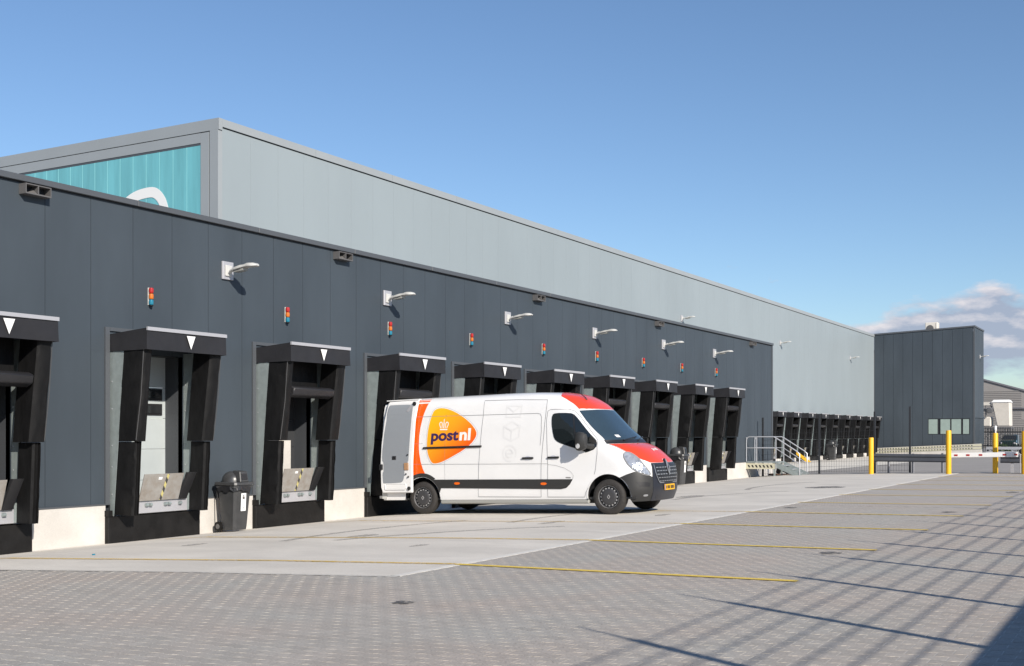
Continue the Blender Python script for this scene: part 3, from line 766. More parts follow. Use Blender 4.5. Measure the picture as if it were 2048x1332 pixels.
ac = empty('rooftop_cooling_unit', (AX + 1.2, 18.0, 9.95)); tag(ac, 'cream cooling unit with a round fan on the dark box roof', 'air conditioner')
MB().box(-.45, .45, -.5, .5, 0, 1.02).build('casing', M['cream'], ac, bevel=.03)
MB().lathe((-.455, .1, .5), (-1, 0, 0), [(0, .3), (.02, .3), (.03, .26)], 20).build('fan_grille', M['ventgrey'], ac)
MB().box(-.458, -.445, -.35, -.33, .08, .95).build('panel_seam', M['ventgrey'], ac)
mb = MB(); mb.box(-.45, -.4, -.5, -.4, -.3, 0); mb.box(-.45, -.4, .4, .5, -.3, 0); mb.box(.4, .45, -.5, -.4, -.3, 0); mb.box(.4, .45, .4, .5, -.3, 0); mb.build('stand', M['steelframe'], ac)
t = copy_tree(wl); t.location = (105.8, AY1, 8.05); tag(t, 'arm lamp on the narrow right face of the dark box building', 'wall lamp')
# loading edge rails along its foot: two perforated cream beams
er = empty('loading_edge_guard', (AX - .4, AY1, 0)); tag(er, 'long cream perforated double rail along the foot of the dark box', 'guard rail')
for k, (z0, z1) in enumerate(((.22, .62), (-.14, .24))):
    pass
for k in range(2):
    da = (.46, .22)[k]; db = (.04, -.20)[k]
    mb = MB(); q4(mb, -.05, .05, -.6, 8.0, da, da + .2, db, db + .2); mb.build('beam', M['haz'], er)
    mb = MB(); q4(mb, -.062, -.051, -.6, 8.0, da + .16, da + .2, db + .16, db + .2); mb.build('beam_flange', M['cream'], er)
    hs = MB()
    for j in range(34):
        y = .1 + j * .225; z = lerp(da, db, (y + .6) / 8.6) + .04
        hs.box(-.058, -.051, y, y + .10, z, z + .09)
    hs.build('slot_row', M['darktrim'], er)['kind'] = 'stuff'
P2 = MB(); q4(P2, -.02, .25, -.6, 8.0, -.1, .2, -.75, -.22); P2.build('base_wall', M['plinth'], er)

# ---------------------------------------------------------------- steps with hand rails at the end of the dark wall
def on(o, loc): o.location = loc; return o
sx, sy = 45.75, WY - .03
stp = tag(empty('dock_stairs', (sx, sy, gz(14.5))), 'grey galvanised landing and steps with tubular hand rails by the dark wall corner', 'stairs')
PZ_ = .62
MB().box(0, 1.1, -1.25, 0, PZ_ - .05, PZ_).build('landing', M['galv'], stp)
MB().box(-.006, 0, -1.2, 0, PZ_ - .30, PZ_ - .07).build('hazard_board', M['haz'], stp)
hz = MB()
for k in range(7):
    y = -.12 - k * .155; hz.hexa([(-.010, y, PZ_ - .24), (-.0065, y, PZ_ - .24), (-.0065, y - .07, PZ_ - .24), (-.010, y - .07, PZ_ - .24)], [(-.010, y + .05, PZ_ - .14), (-.0065, y + .05, PZ_ - .14), (-.0065, y - .02, PZ_ - .14), (-.010, y - .02, PZ_ - .14)])
hz.build('hazard_marks', M['black'], stp)
for k, x in enumerate((0, 1.06)):
    MB().hexa([(x, -1.25, PZ_ - .24), (x + .04, -1.25, PZ_ - .24), (x + .04, -2.28, -.06), (x, -2.28, -.06)], [(x, -1.25, PZ_), (x + .04, -1.25, PZ_), (x + .04, -2.28, .16), (x, -2.28, .16)]).build('stringer', M['galv'], stp)
for k in range(4):
    MB().box(.04, 1.06, -1.27 - k * .26, -1.51 - k * .26, PZ_ - .17 - k * .155, PZ_ - .145 - k * .155).build('tread', M['rail'], stp)
H1, H2 = 1.0, .55
for x in (0, 1.08):
    MB().tube([(x, -.02, PZ_ + H1 - .12), (x, -.06, PZ_ + H1 - .03), (x, -.14, PZ_ + H1), (x, -1.16, PZ_ + H1), (x, -1.26, PZ_ + H1 - .05), (x, -2.10, .62 + .42), (x, -2.2, .94), (x, -2.2, .1)], .022, 8).build('hand_rail', M['rail'], stp, smooth=True)
    MB().tube([(x, -.02, PZ_ + H2), (x, -1.22, PZ_ + H2), (x, -2.18, .55)], .016, 8).build('knee_rail', M['rail'], stp, smooth=True)
    for y in (-.02, -.45, -1.24):
        if x == 0 or y != -.45: MB().tube([(x, y, PZ_), (x, y, PZ_ + H1 - .02)], .02, 8).build('rail_post', M['rail'], stp)
MB().box(.02, .08, -1.2, -1.14, 0, PZ_ - .05).build('leg', M['galv'], stp); MB().box(1.0, 1.06, -1.2, -1.14, 0, PZ_ - .05).build('leg', M['galv'], stp)
# junk under the landing
jk = MB(); jk.tube([(0, 0, 0), (0, .0, .05), (.0, .1, .16), (0, .3, .2), (0, .45, .12), (0, .5, 0)], [.1, .14, .16, .15, .12, .08], 8)
o = jk.build('black_bag', M['rubber'], smooth=True, loc=(47.6, 13.9, gz(13.9) + .05)); tag(o, 'small black bag lying under the grey steps', 'bag')
o = MB().box(0, .5, -1.6, 0, 0, .06).build('timber_board', M['woodbrown'], loc=(47.3, 14.7, gz(14.3))); tag(o, 'reddish brown board lying on the ground beneath the steps', 'board')

# ---------------------------------------------------------------- wheeled bins
def bin_():
    t = empty('wheeled_bin', (0, 0, 0))
    def ring(w, d, z, c=.05, dy=0):
        return [(-w + c, -d + dy, z), (w - c, -d + dy, z), (w, -d + c + dy, z), (w, d - c + dy, z), (w - c, d + dy, z), (-w + c, d + dy, z), (-w, d - c + dy, z), (-w, -d + c + dy, z)]
    rings = [ring(.20, .19, .03), ring(.21, .20, .10), ring(.255, .265, .93), ring(.285, .30, .94), ring(.285, .30, .985)]
    vs = [p for r in rings for p in r]; fs = []
    for i in range(len(rings) - 1):
        for k in range(8): a = i * 8 + k; b = i * 8 + (k + 1) % 8; fs.append((a, b, b + 8, a + 8))
    fs += [tuple(range(8))[::-1], tuple(range(len(vs) - 8, len(vs)))]
    MB().add(vs, fs).build('tub', M['binplastic'], t)
    MB().hexa(ring(.31, .33, .995), ring(.30, .32, 1.06)).build('lid', M['binplastic'], t, bevel=.008)
    # crumpled liner edge
    rg = random.Random(4); n = 28; v = []; 
    for z in (1.0, .88):
        for k in range(n):
            a = 2 * math.pi * k / n; e = (abs(math.cos(a)) ** 4 + abs(math.sin(a)) ** 4) ** -.25
            q = 1 if z > .9 else rg.uniform(.96, 1.08); v.append((.285 * e * math.cos(a) * q, .31 * e * math.sin(a) * q, z + (0 if z > .9 else rg.uniform(-.05, .04))))
    MB().add(v, [(k, (k + 1) % n, n + (k + 1) % n, n + k) for k in range(n)]).build('liner', M['black'], t)
    # dome
    dome = MB(); prof = [(0, .245), (.06, .24), (.13, .215), (.19, .16), (.225, .09), (.235, .01)]
    dome.lathe((0, .03, 1.06), (0, 0, 1), prof, 24); dome.build('dome', M['binplastic'], t, smooth=True)
    # flap housing on the front (towards -y)
    hs = MB().hexa([(-.13, -.30, 1.06), (.13, -.30, 1.06), (.13, -.10, 1.06), (-.13, -.10, 1.06)], [(-.11, -.26, 1.29), (.11, -.26, 1.29), (.11, -.06, 1.31), (-.11, -.06, 1.31)]).build('flap_housing', M['binplastic'], t, bevel=.012)
    MB().hexa([(-.085, -.302, 1.11), (.085, -.302, 1.11), (.085, -.27, 1.11), (-.085, -.27, 1.11)], [(-.075, -.283, 1.24), (.075, -.283, 1.24), (.075, -.25, 1.24), (-.075, -.25, 1.24)]).build('flap', M['black'], hs)
    for s in (-1, 1):
        w = MB().lathe((s * .235 - .03, .23, .105), (1, 0, 0), [(0, .06), (0, .105), (.06, .105), (.06, .06)], 20).build('wheel', M['rubber'], t, smooth=True)
        MB().lathe((s * .235 - .034, .23, .105), (1, 0, 0), [(0, .02), (.002, .055), (.068, .055), (.07, .02)], 14).build('hub', M['ventgrey'], w)
    MB().tube([(-.24, .25, .12), (-.24, .27, .9)], .012, 6).build('rear_strut', M['binplastic'], t)
    MB().tube([(-.2, .33, .96), (-.2, .38, .98), (.2, .38, .98), (.2, .33, .96)], .016, 6).build('handle', M['binplastic'], t)
    s = MB().hexa([(-.075, -.252, .44), (.075, -.252, .44), (.075, -.249, .44), (-.075, -.249, .44)], [(-.075, -.271, .82), (.075, -.271, .82), (.075, -.268, .82), (-.075, -.268, .82)]).build('label_sheet', M['white'], t)
    e = MB(); 
    for x0, x1, z0, z1 in ((-.035, -.01, .70, .76), (-.008, .03, .69, .75), (-.02, .02, .765, .785), (-.01, .02, .495, .515)):
        yy_ = lambda z: -.2535 - (z - .44) / .38 * .019
        e.hexa([(x0, yy_(z0) - .001, z0), (x1, yy_(z0) - .001, z0), (x1, yy_(z0), z0), (x0, yy_(z0), z0)], [(x0, yy_(z1) - .001, z1), (x1, yy_(z1) - .001, z1), (x1, yy_(z1), z1), (x0, yy_(z1), z1)])
    e.build('printed_mark', M['ventgrey'], s)
    return t
bn = bin_(); bn.scale = (.84, .84, .84)
bn.location = (15.76, 14.78, gz(14.78) + .012)
tag(bn, 'dark grey wheeled bin with domed lid between the second and third dock', 'bin', 'wheeled bins')
t = copy_tree(bn); t.location = (36.9, 14.6, gz(14.6) + .012); t.scale = (1.0, 1.0, 1.0); tag(t, 'dark wheeled bin with domed lid partly hidden behind the van nose', 'bin', 'wheeled bins')
t = copy_tree(bn); t.location = (83.2, 21.2, gz(21.2) + .02); t.scale = (1.1, 1.1, 1.1); tag(t, 'distant wheeled bin standing before the far row of docks', 'bin', 'wheeled bins')

# ---------------------------------------------------------------- mesh fence, guard rail, bollards, boom
fx = 47.2
fposts = [(47.2, 14.9), (47.2, 12.55), (47.2, 10.35), (47.2, 9.0)]
fn = tag(empty('mesh_fence', (fx, 10, gz(10))), 'thin dark welded mesh fence running from the stairs towards the barrier', 'fence')
for x, y in fposts:
    top = 2.45 if y > 10 else 2.6
    P('fence_post', MB().box(x - .035, x + .035, y - .035, y + .035, gz(y), gz(y) + top), M['fencegreen'], fn)
for (x, ya), (_, yb) in zip(fposts[:-1], fposts[1:]):
    ht = 1.85 if yb > 10 else 1.0
    wr = MB(); nw = int((ya - yb) / .1)
    for k in range(1, nw):
        y = ya + (yb - ya) * k / nw; wr.box(x - .003, x + .003, y - .003, y + .003, gz(y) + .05, gz(y) + ht)
    for z in np.arange(.1, ht, .2):
        wr.add([(x - .006, ya, gz(ya) + z), (x - .006, yb, gz(yb) + z), (x - .006, yb, gz(yb) + z + .008), (x - .006, ya, gz(ya) + z + .008), (x + .006, ya, gz(ya) + z), (x + .006, yb, gz(yb) + z), (x + .006, yb, gz(yb) + z + .008), (x + .006, ya, gz(ya) + z + .008)], [(0, 1, 2, 3), (7, 6, 5, 4), (0, 4, 5, 1), (3, 2, 6, 7), (0, 3, 7, 4), (1, 5, 6, 2)])
    P('mesh_panel', wr, M['fencegreen'], fn)
gr = tag(empty('guard_rail', (46.75, 9, gz(9))), 'dark steel guard rail on short posts left of the white barrier', 'guard rail')
prof = [(0, .0), (-.04, .05), (-.04, .10), (.0, .14), (.0, .17), (-.04, .21), (-.04, .26), (0, .31)]
def armco(y0, y1, x, z):
    vs = []; 
    for y in (y0, y1):
        for dx, dz in prof: vs.append((x + dx, y, z + dz))
        for dx, dz in prof[::-1]: vs.append((x + dx + .006, y, z + dz))
    n = len(prof) * 2; fs = [(k, (k + 1) % n, n + (k + 1) % n, n + k) for k in range(n)] + [tuple(range(n)), tuple(range(n, 2 * n))[::-1]]
    return MB().add(vs, fs)
P('rail_beam', armco(10.35, 7.45, 46.70, gz(9) + .44), M['armco'], gr)
for y in (10.2, 9.72, 8.8, 7.72):
    P('rail_post', MB().box(46.72, 46.80, y - .035, y + .035, gz(y), gz(y) + .76), M['armco'], gr)
    P('lit_flange', MB().box(46.712, 46.719, y - .055, y - .02, gz(y), gz(y) + .74), M['alu'], gr)  # brighter metal puts the sunlit look into the flange colour
gr2 = tag(empty('guard_rail', (47.0, 5.2, gz(5))), 'short dark guard rail behind the white barrier beside the right bollards', 'guard rail')
P('rail_beam', armco(5.7, 4.7, 47.1, gz(5) + .36), M['armco'], gr2)
P('rail_post', MB().box(47.12, 47.2, 5.25, 5.35, gz(5), gz(5) + .66), M['alu'], gr2)
bd = [(46.0, 10.22, 1.42, 'leftmost yellow bollard, in front of the mesh fence'), (45.3, 7.26, 1.62, 'tall yellow bollard below the pale windows at the left end of the barrier'), (46.25, 5.77, 1.5, 'yellow bollard with a white post behind it, at the middle of the barrier'), (45.5, 4.70, 1.55, 'yellow bollard cut by the right edge of the photo')]
for x, y, h, lb in bd:
    o = MB().lathe((0, 0, 0), (0, 0, 1), [(0, .095), (h - .03, .095), (h - .008, .088), (h, .07)], 20).build('bollard', M['yellow'], smooth=True, loc=(x, y, gz(y)))
    tag(o, lb, 'bollard', 'yellow bollards by the gate')
bm_ = tag(empty('boom_barrier', (46.1, 5.1, gz(5))), 'white boom barrier with red marks resting across the gateway', 'barrier')
P('boom_arm', MB().hexa([(45.80, 4.95, .645), (45.88, 4.95, .645), (45.88, 7.3, .60), (45.80, 7.3, .60)], [(45.80, 4.95, .82), (45.88, 4.95, .82), (45.88, 7.3, .77), (45.80, 7.3, .77)]), M['white'], bm_, bevel=.01)
for y in (7.08, 6.66, 6.22, 5.40, 5.0 + .02):
    z = .685 + (7.3 - y) / 2.35 * .048
    P('red_mark', MB().box(45.79, 45.7985, y - .06, y + .06, z - .03, z + .03), M['red'], bm_)
P('boom_hanger', MB().tube([(46.1, 5.0, .80), (46.08, 4.9, .74), (46.08, 4.9, .05)], .02, 6), M['alu'], bm_)
P('boom_column', MB().box(46.15, 46.4, 4.70, 4.87, 0, .72), M['black'], bm_)
P('boom_pivot', MB().lathe((46.2, 4.86, .84), (1, 0, 0), [(-.06, .06), (-.04, .1), (.06, .1), (.08, .05)], 14), M['black'], bm_, smooth=True)
o = MB().lathe((0, 0, 0), (0, 0, 1), [(0, .02), (1.62, .02), (1.63, .05), (1.76, .05), (1.79, .03)], 12).build('marker_post', M['white'], smooth=True, loc=(49, 6.11, gz(6))); tag(o, 'thin white post with a round cap behind the middle right bollard', 'post')

# ---------------------------------------------------------------- things far beyond on the right
fb = tag(empty('distant_warehouse', (190, 30, 0)), 'distant grey ribbed warehouse with a sloping roof edge at the right', 'building')
fw = MB().hexa([(190, 40, -1), (191, -30, -1), (230, -30, -1), (230, 40, -1)], [(190, 40, 14.6), (191, -30, -.5), (230, -30, -.5), (230, 40, 14.6)])
def fzt(y): return lerp(8.35, 11.5, (y - 18) / 12.0)
fw = MB(); fw.hexa([(190, 2, -1), (230, 2, -1), (230, 50, -1), (190, 50, -1)], [(190, 2, 2.55), (230, 2, 2.55), (230, 50, 17.2), (190, 50, 17.2)])
P('wall', fw, M['bldgfar'], fb)
rb = MB()
for k in range(32): rb.box(189.93, 189.99, 20 if k > 15 else 2, 50, -.5 + k * .27, -.5 + k * .27 + .12)
ro = P('cladding_rib', rb, M['bldgfar'], fb); ro['kind'] = 'stuff'
mb = MB(); mb.hexa([(189.8, 2, 2.5), (190.3, 2, 2.5), (190.3, 50, 17.15), (189.8, 50, 17.15)], [(189.8, 2, 2.75), (190.3, 2, 2.75), (190.3, 50, 17.4), (189.8, 50, 17.4)]); P('roof_edge', mb, M['farroof'], fb)
P('wall_rail', MB().box(189.6, 189.9, 14, 26, 5.25, 5.40), M['farroof'], fb)
# transformer like tank on a steel frame
tk = tag(empty('elevated_tank_unit', (120, 14.8, 0)), 'off white hopper unit standing on a dark steel frame beside the box building', 'tank')
MB().hexa([(-.9, -1.25, 2.2), (.9, -1.25, 2.2), (.9, -.1, 2.2), (-.9, -.1, 2.2)], [(-1.1, -1.2, 4.45), (1.1, -1.2, 4.45), (1.1, .35, 4.45), (-1.1, .35, 4.45)]).build('tank_body', M['cream'], tk, bevel=.06)
MB().box(-.8, .8, .45, 1.35, 2.15, 3.1).build('pump_housing', M['cream'], tk, bevel=.1)
MB().hexa([(-1.15, -1.25, 4.47), (1.15, -1.25, 4.47), (1.15, .4, 4.47), (-1.15, .4, 4.47)], [(-1.0, -1.1, 4.72), (1.0, -1.1, 4.72), (1.0, .2, 4.72), (-1.0, .2, 4.72)]).build('lid', M['white'], tk)
MB().box(-1.0, -.2, .5, 1.2, 4.2, 4.5).build('header_box', M['cream'], tk)
MB().tube([(-.9, .9, 3.0), (-.9, .9, 4.2)], .06, 8).build('pipe', M['steelframe'], tk); MB().tube([(-.9, .35, 4.0), (-.9, .6, 4.3)], .06, 8).build('pipe', M['steelframe'], tk)
MB().lathe((-1.0, .55, 3.7), (-1, 0, 0), [(0, .3), (.1, .3), (.12, .2)], 14).build('fan', M['steelframe'], tk)
MB().box(-1.2, 1.2, -1.35, 1.5, 1.95, 2.1).build('deck', M['steelframe'], tk)
for x in (-1.1, 1.1):
    for y in (-1.25, -.8, -.3, .2, .7, 1.35): MB().box(x - .035, x + .035, y - .035, y + .035, -.6, 1.95).build('leg', M['steelframe'], tk)
for a_, b_ in ((-.8, .2), (.2, 1.35)):
    MB().tube([(-1.15, a_, .6), (-1.15, b_, 1.9)], .03, 6).build('brace', M['steelframe'], tk); MB().tube([(-1.15, b_, .6), (-1.15, a_, 1.9)], .03, 6).build('brace', M['steelframe'], tk)
MB().tube([(-1.25, -.05, -.2), (-1.25, -.05, 1.95)], .06, 8).build('down_pipe', M['cream'], tk)
# palisade fence beyond
pf = tag(empty('palisade_fence', (112, 15, .2)), 'dark palisade fence standing beyond the guard rail at the right edge', 'fence')
for k in range(70):
    y = 15.9 - k * .14; P('pale', MB().box(112 - .02, 112.02, y, y + .045, -.1, 2.05), M['fencegreen'], pf)
P('fence_rail', MB().box(112.03, 112.08, 6, 16, .35, .43), M['fencegreen'], pf); P('fence_rail', MB().box(112.03, 112.08, 6, 16, 1.6, 1.68), M['fencegreen'], pf)
rr_ = tag(empty('roadside_rail', (106, 12, 0)), 'pale galvanised crash rail running beyond the box building', 'guard rail')
P('rail_beam', MB().box(109.4, 109.46, 4, 14.4, .10, .34), M['rail'], rr_); P('rail_beam', MB().box(109.4, 109.46, 4, 14.4, -.3, -.06), M['rail'], rr_)
for k in range(6): P('rail_post', MB().box(109.47, 109.55, 5 + k * 1.8, 5.1 + k * 1.8, -.5, .3), M['rail'], rr_)
# parked car behind the palisade, nose towards the camera
car = tag(empty('parked_car', (118, 13.4, -.05)), 'dark green car parked behind the palisade fence on the right', 'car')
rings = []
for x, w, z0, z1 in ((-2.0, .70, .35, .75), (-1.9, .82, .25, .85), (-.9, .86, .22, .98), (-.3, .80, .22, 1.40), (1.0, .80, .22, 1.45), (1.7, .82, .25, 1.05), (2.1, .75, .35, .9)):
    rings.append([(x, -w, z0), (x, w, z0), (x, w, (z0 + z1) / 2), (x, w * .78, z1), (x, -w * .78, z1), (x, -w, (z0 + z1) / 2)])
vs = [p for r in rings for p in r]; fs = []
for i in range(len(rings) - 1):
    for k in range(6): a = i * 6 + k; b = i * 6 + (k + 1) % 6; fs.append((a, b, b + 6, a + 6))
fs += [tuple(range(6))[::-1], tuple(range(len(vs) - 6, len(vs)))]
M['carpaint'] = mat('dark_green_paint', (0.012, 0.03, 0.025), 0.2, coat=0.6)
MB().add(vs, fs).build('body', M['carpaint'], car, smooth=True)
MB().hexa([(-.93, -.62, 1.0), (-.93, .62, 1.0), (-.85, .62, 1.0), (-.85, -.62, 1.0)], [(-.40, -.55, 1.38), (-.40, .55, 1.38), (-.32, .55, 1.38), (-.32, -.55, 1.38)]).build('windscreen', M['pane_dark'], car)
for s in (-1, 1):
    MB().lathe((-1.98, s * .55, .66), (-1, 0, 0), [(0, .1), (.04, .1), (.06, .05)], 12).build('headlight', M['alu'], car)
    for x in (-1.3, 1.35): MB().lathe((x, s * .78 - .09, .3), (0, 1, 0), [(0, .2), (0, .31), (.18, .31), (.18, .2)], 18).build('wheel', M['rubber'], car)
def shrub(name, x, y, z, r, n, seed, lb):
    rg = random.Random(seed); mb = MB()
    for k in range(n):
        u = Vector((rg.gauss(0, 1), rg.gauss(0, 1), rg.gauss(0, .8))).normalized() * r * rg.uniform(.3, 1) ** .6
        u.z = abs(u.z); d = Vector((rg.uniform(-1, 1), rg.uniform(-1, 1), rg.uniform(-1, 1))).normalized(); e = d.orthogonal().normalized(); s_ = rg.uniform(.04, .09)
        mb.add([u - d * s_, u + e * s_ * .5, u + d * s_, u - e * s_ * .5], [(0, 1, 2, 3)])
    t = empty(name, (x, y, z)); mb.build('foliage', M['foliage'], t); MB().tube([(0, 0, -.1), (0, 0, r * .6)], .03, 6).build('stem', M['woodbrown'], t)
    return tag(t, lb, 'shrub', 'low shrubs behind the crash rail')
shrub('shrub', 111.2, 13.3, -.1, .75, 500, 1, 'low green shrub in front of the dark green car')
shrub('shrub', 111.2, 11.2, -.2, .5, 300, 2, 'small low shrub near the right edge behind the crash rail')
# high boundary wall with railings on the near side of the yard, casts the long shadows
bw = tag(empty('boundary_wall', (20, -2.5, 0)), 'high solid yard wall topped with a railing, beside the camera', 'wall')
P('wall_base', MB().box(-6, 60, -2.6, -2.5, -.1, 2.22), M['darktrim'], bw)
for k in range(-6, 27):
    x = 6.1 + 2.05 * k - .02
    if x > -6: P('rail_post', MB().box(x - .035, x + .035, -2.55, -2.49, 2.22, 3.50), M['fencegreen'], bw); P('post_spike', MB().tube([(x, -2.515, 3.50), (x, -2.515, 3.86)], [.022, .008], 6), M['fencegreen'], bw)
for k in range(7): P('top_rail', MB().box(-6, 60, -2.521, -2.509, 2.40 + k * .172, 2.412 + k * .172), M['fencegreen'], bw)
#VAN#
# ---------------------------------------------------------------- delivery van (local x forward from the tail, y left, z up)
VK = .979; VY = .0083
d1, d2 = 14.6 - 1.02 * VK, 14.6 - 5.352 * VK
pt = (gz(d2) - gz(d1)) / (4.332 * VK); z0v = gz(d1) + .004 - pt * VK * 1.02
fw_ = Vector((math.sin(VY), -math.cos(VY), pt)).normalized(); lf_ = Vector((math.cos(VY), math.sin(VY), 0)); up_ = fw_.cross(lf_)
van = empty('delivery_van', (0, 0, 0))
van.matrix_world = Matrix.LocRotScale(Vector((21.0466, 14.6, z0v)), Matrix((fw_, lf_, up_)).transposed().to_quaternion(), Vector((VK, VK, VK)))
tag(van, 'white delivery van with orange logo and bonnet, rear door open, backed to a dock', 'van')
M['vwhite'] = mat('van_white_paint', (0.76, 0.76, 0.76), 0.3, coat=0.7, var=0.02, vscale=2.5)
M['vred'] = mat('van_red_orange_paint', (0.78, 0.060, 0.018), 0.26, coat=0.5)
M['vorange'] = mat('van_orange_film', (0.90, 0.105, 0.004), 0.35, coat=0.3)
M['vblack'] = mat('van_black_plastic', (0.028, 0.028, 0.028), 0.5, bump=0.05, bscale=200)
M['vnavy'] = mat('van_dark_front_plastic', (0.022, 0.024, 0.032), 0.38)
M['vglass'] = mat('van_tinted_glass', (0.012, 0.016, 0.018), 0.03, spec=0.8)
M['vscreen'] = mat('van_windscreen_glass', (0.03, 0.05, 0.065), 0.03, spec=1.0, ior=1.7)
M['seamv'] = mat('panel_gap_dark', (0.22, 0.22, 0.22), 0.8)
M['tyre'] = mat('tyre_rubber', (0.030, 0.027, 0.025), 0.7, var=0.2, vscale=20)
M['steelrim'] = mat('silver_wheel_steel', (0.55, 0.55, 0.56), 0.35, metal=0.5)
M['rimdark'] = mat('dark_wheel_steel', (0.045, 0.045, 0.048), 0.45)
M['lining'] = mat('grey_door_lining', (0.24, 0.26, 0.285), 0.6)
M['lamp_clear'] = mat('headlamp_reflector', (0.50, 0.53, 0.58), 0.16, metal=0.4, col2=(0.27, 0.29, 0.33), vscale=14, coat=1.0, bump=0.8, bscale=14)
M['purple'] = mat('logo_purple', (0.045, 0.022, 0.085), 0.4)
M['logowhite'] = mat('logo_white', (0.82, 0.80, 0.77), 0.4)
M['icongrey'] = mat('faint_grey_print', (0.705, 0.705, 0.705), 0.4)
M['halo'] = mat('logo_halo', (0.55, 0.56, 0.62), 0.35)
M['plate'] = mat('number_plate_yellow', (0.80, 0.42, 0.01), 0.45)
M['marker'] = mat('side_marker_orange', (0.75, 0.13, 0.01), 0.25)
M['chrome'] = mat('chrome_trim', (0.42, 0.43, 0.45), 0.3, metal=0.6)
def grad():
    m = bpy.data.materials.new('logo_orange_gradient'); m.use_nodes = True; t = m.node_tree; b = t.nodes['Principled BSDF']
    b.inputs['Roughness'].default_value = 0.35; b.inputs['Coat Weight'].default_value = 0.3
    tc = N(t, 'ShaderNodeTexCoord'); sp = N(t, 'ShaderNodeSeparateXYZ'); L(t, tc.outputs['Object'], sp.inputs[0])
    a = N(t, 'ShaderNodeMath', operation='MULTIPLY_ADD'); L(t, sp.outputs['X'], a.inputs[0]); a.inputs[1].default_value = 0.62; a.inputs[2].default_value = 0
    c = N(t, 'ShaderNodeMath', operation='MULTIPLY_ADD'); L(t, sp.outputs['Z'], c.inputs[0]); c.inputs[1].default_value = -0.72; L(t, a.outputs[0], c.inputs[2])
    r = N(t, 'ShaderNodeMapRange'); L(t, c.outputs[0], r.inputs[0]); r.inputs[1].default_value = -0.62; r.inputs[2].default_value = 0.36
    cr = N(t, 'ShaderNodeValToRGB'); L(t, r.outputs[0], cr.inputs[0])
    cr.color_ramp.elements[0].color = (0.90, 0.46, 0.012, 1); cr.color_ramp.elements[1].color = (0.84, 0.085, 0.008, 1)
    e = cr.color_ramp.elements.new(.45); e.color = (0.88, 0.33, 0.015, 1)
    L(t, cr.outputs[0], b.inputs['Base Color']); return m
M['lgrad'] = grad()
Hh = [.25, .33, .55, .8, 1.1, 1.4, 1.8, 2.07, 2.2, 2.3, 2.37, 2.42, 2.46, 2.485, 2.5, 2.503]
Wv = [.95, .98, 1, 1, 1, .985, .95, .91, .885, .855, .82, .77, .69, .55, .3, .02]
LH = [.25, .45, .75, .9, 1.0, 1.05, 1.15, 1.25, 1.32, 1.38, 1.72, 2.07, 2.2, 2.3, 2.37, 2.42, 2.46, 2.485, 2.503]
Lv = [6.12, 6.2, 6.19, 6.17, 6.14, 6.10, 6.0, 5.88, 5.76, 5.60, 5.22, 4.90, 4.78, 4.64, 4.5, 4.33, 4.1, 3.7, 3.0]
NH = [.25, .9, 1.1, 1.38, 1.5, 2.1, 2.3, 2.6]; Nv = [3, 3, 2.6, 2.6, 3, 3, 2.5, 2.5]
fW = lambda h: float(np.interp(h, Hh, Wv)); fL = lambda h: float(np.interp(h, LH, Lv)); fN = lambda h: float(np.interp(h, NH, Nv))
EE = .75
def S_side(l, h, s=-1):
    h = min(h, 2.5); x = min(.9995, max(0, (l - (fL(h) - EE)) / EE)); return Vector((l, s * fW(h) * (1 - x ** fN(h)) ** (1 / fN(h)), h))
def S_front(w, h):
    h = min(h, 2.5); y = min(.9995, abs(w) / fW(h)); return Vector((fL(h) - EE + EE * (1 - y ** fN(h)) ** (1 / fN(h)), w, h))
def S_top(l, w):
    lo, hi = .9, 2.503
    def ins(h):
        if abs(w) >= fW(h): return False
        return l <= S_front(w, h).x
    if not ins(lo): return S_front(w, lo)
    for _ in range(26):
        m_ = (lo + hi) / 2
        if ins(m_): lo = m_
        else: hi = m_
    return Vector((l, w, lo))
def chaikin(p, n=2):
    for _ in range(n):
        q = []
        for i in range(len(p)):
            a, b = p[i], p[(i + 1) % len(p)]
            q += [(a[0] * .75 + b[0] * .25, a[1] * .75 + b[1] * .25), (a[0] * .25 + b[0] * .75, a[1] * .25 + b[1] * .75)]
        p = q
    return p
def nrm(fn, u, v):
    e = .006; a = fn(u + e, v) - fn(u - e, v); b = fn(u, v + e) - fn(u, v - e); n_ = a.cross(b)
    return n_.normalized() if n_.length > 1e-9 else Vector((1, 0, 0))
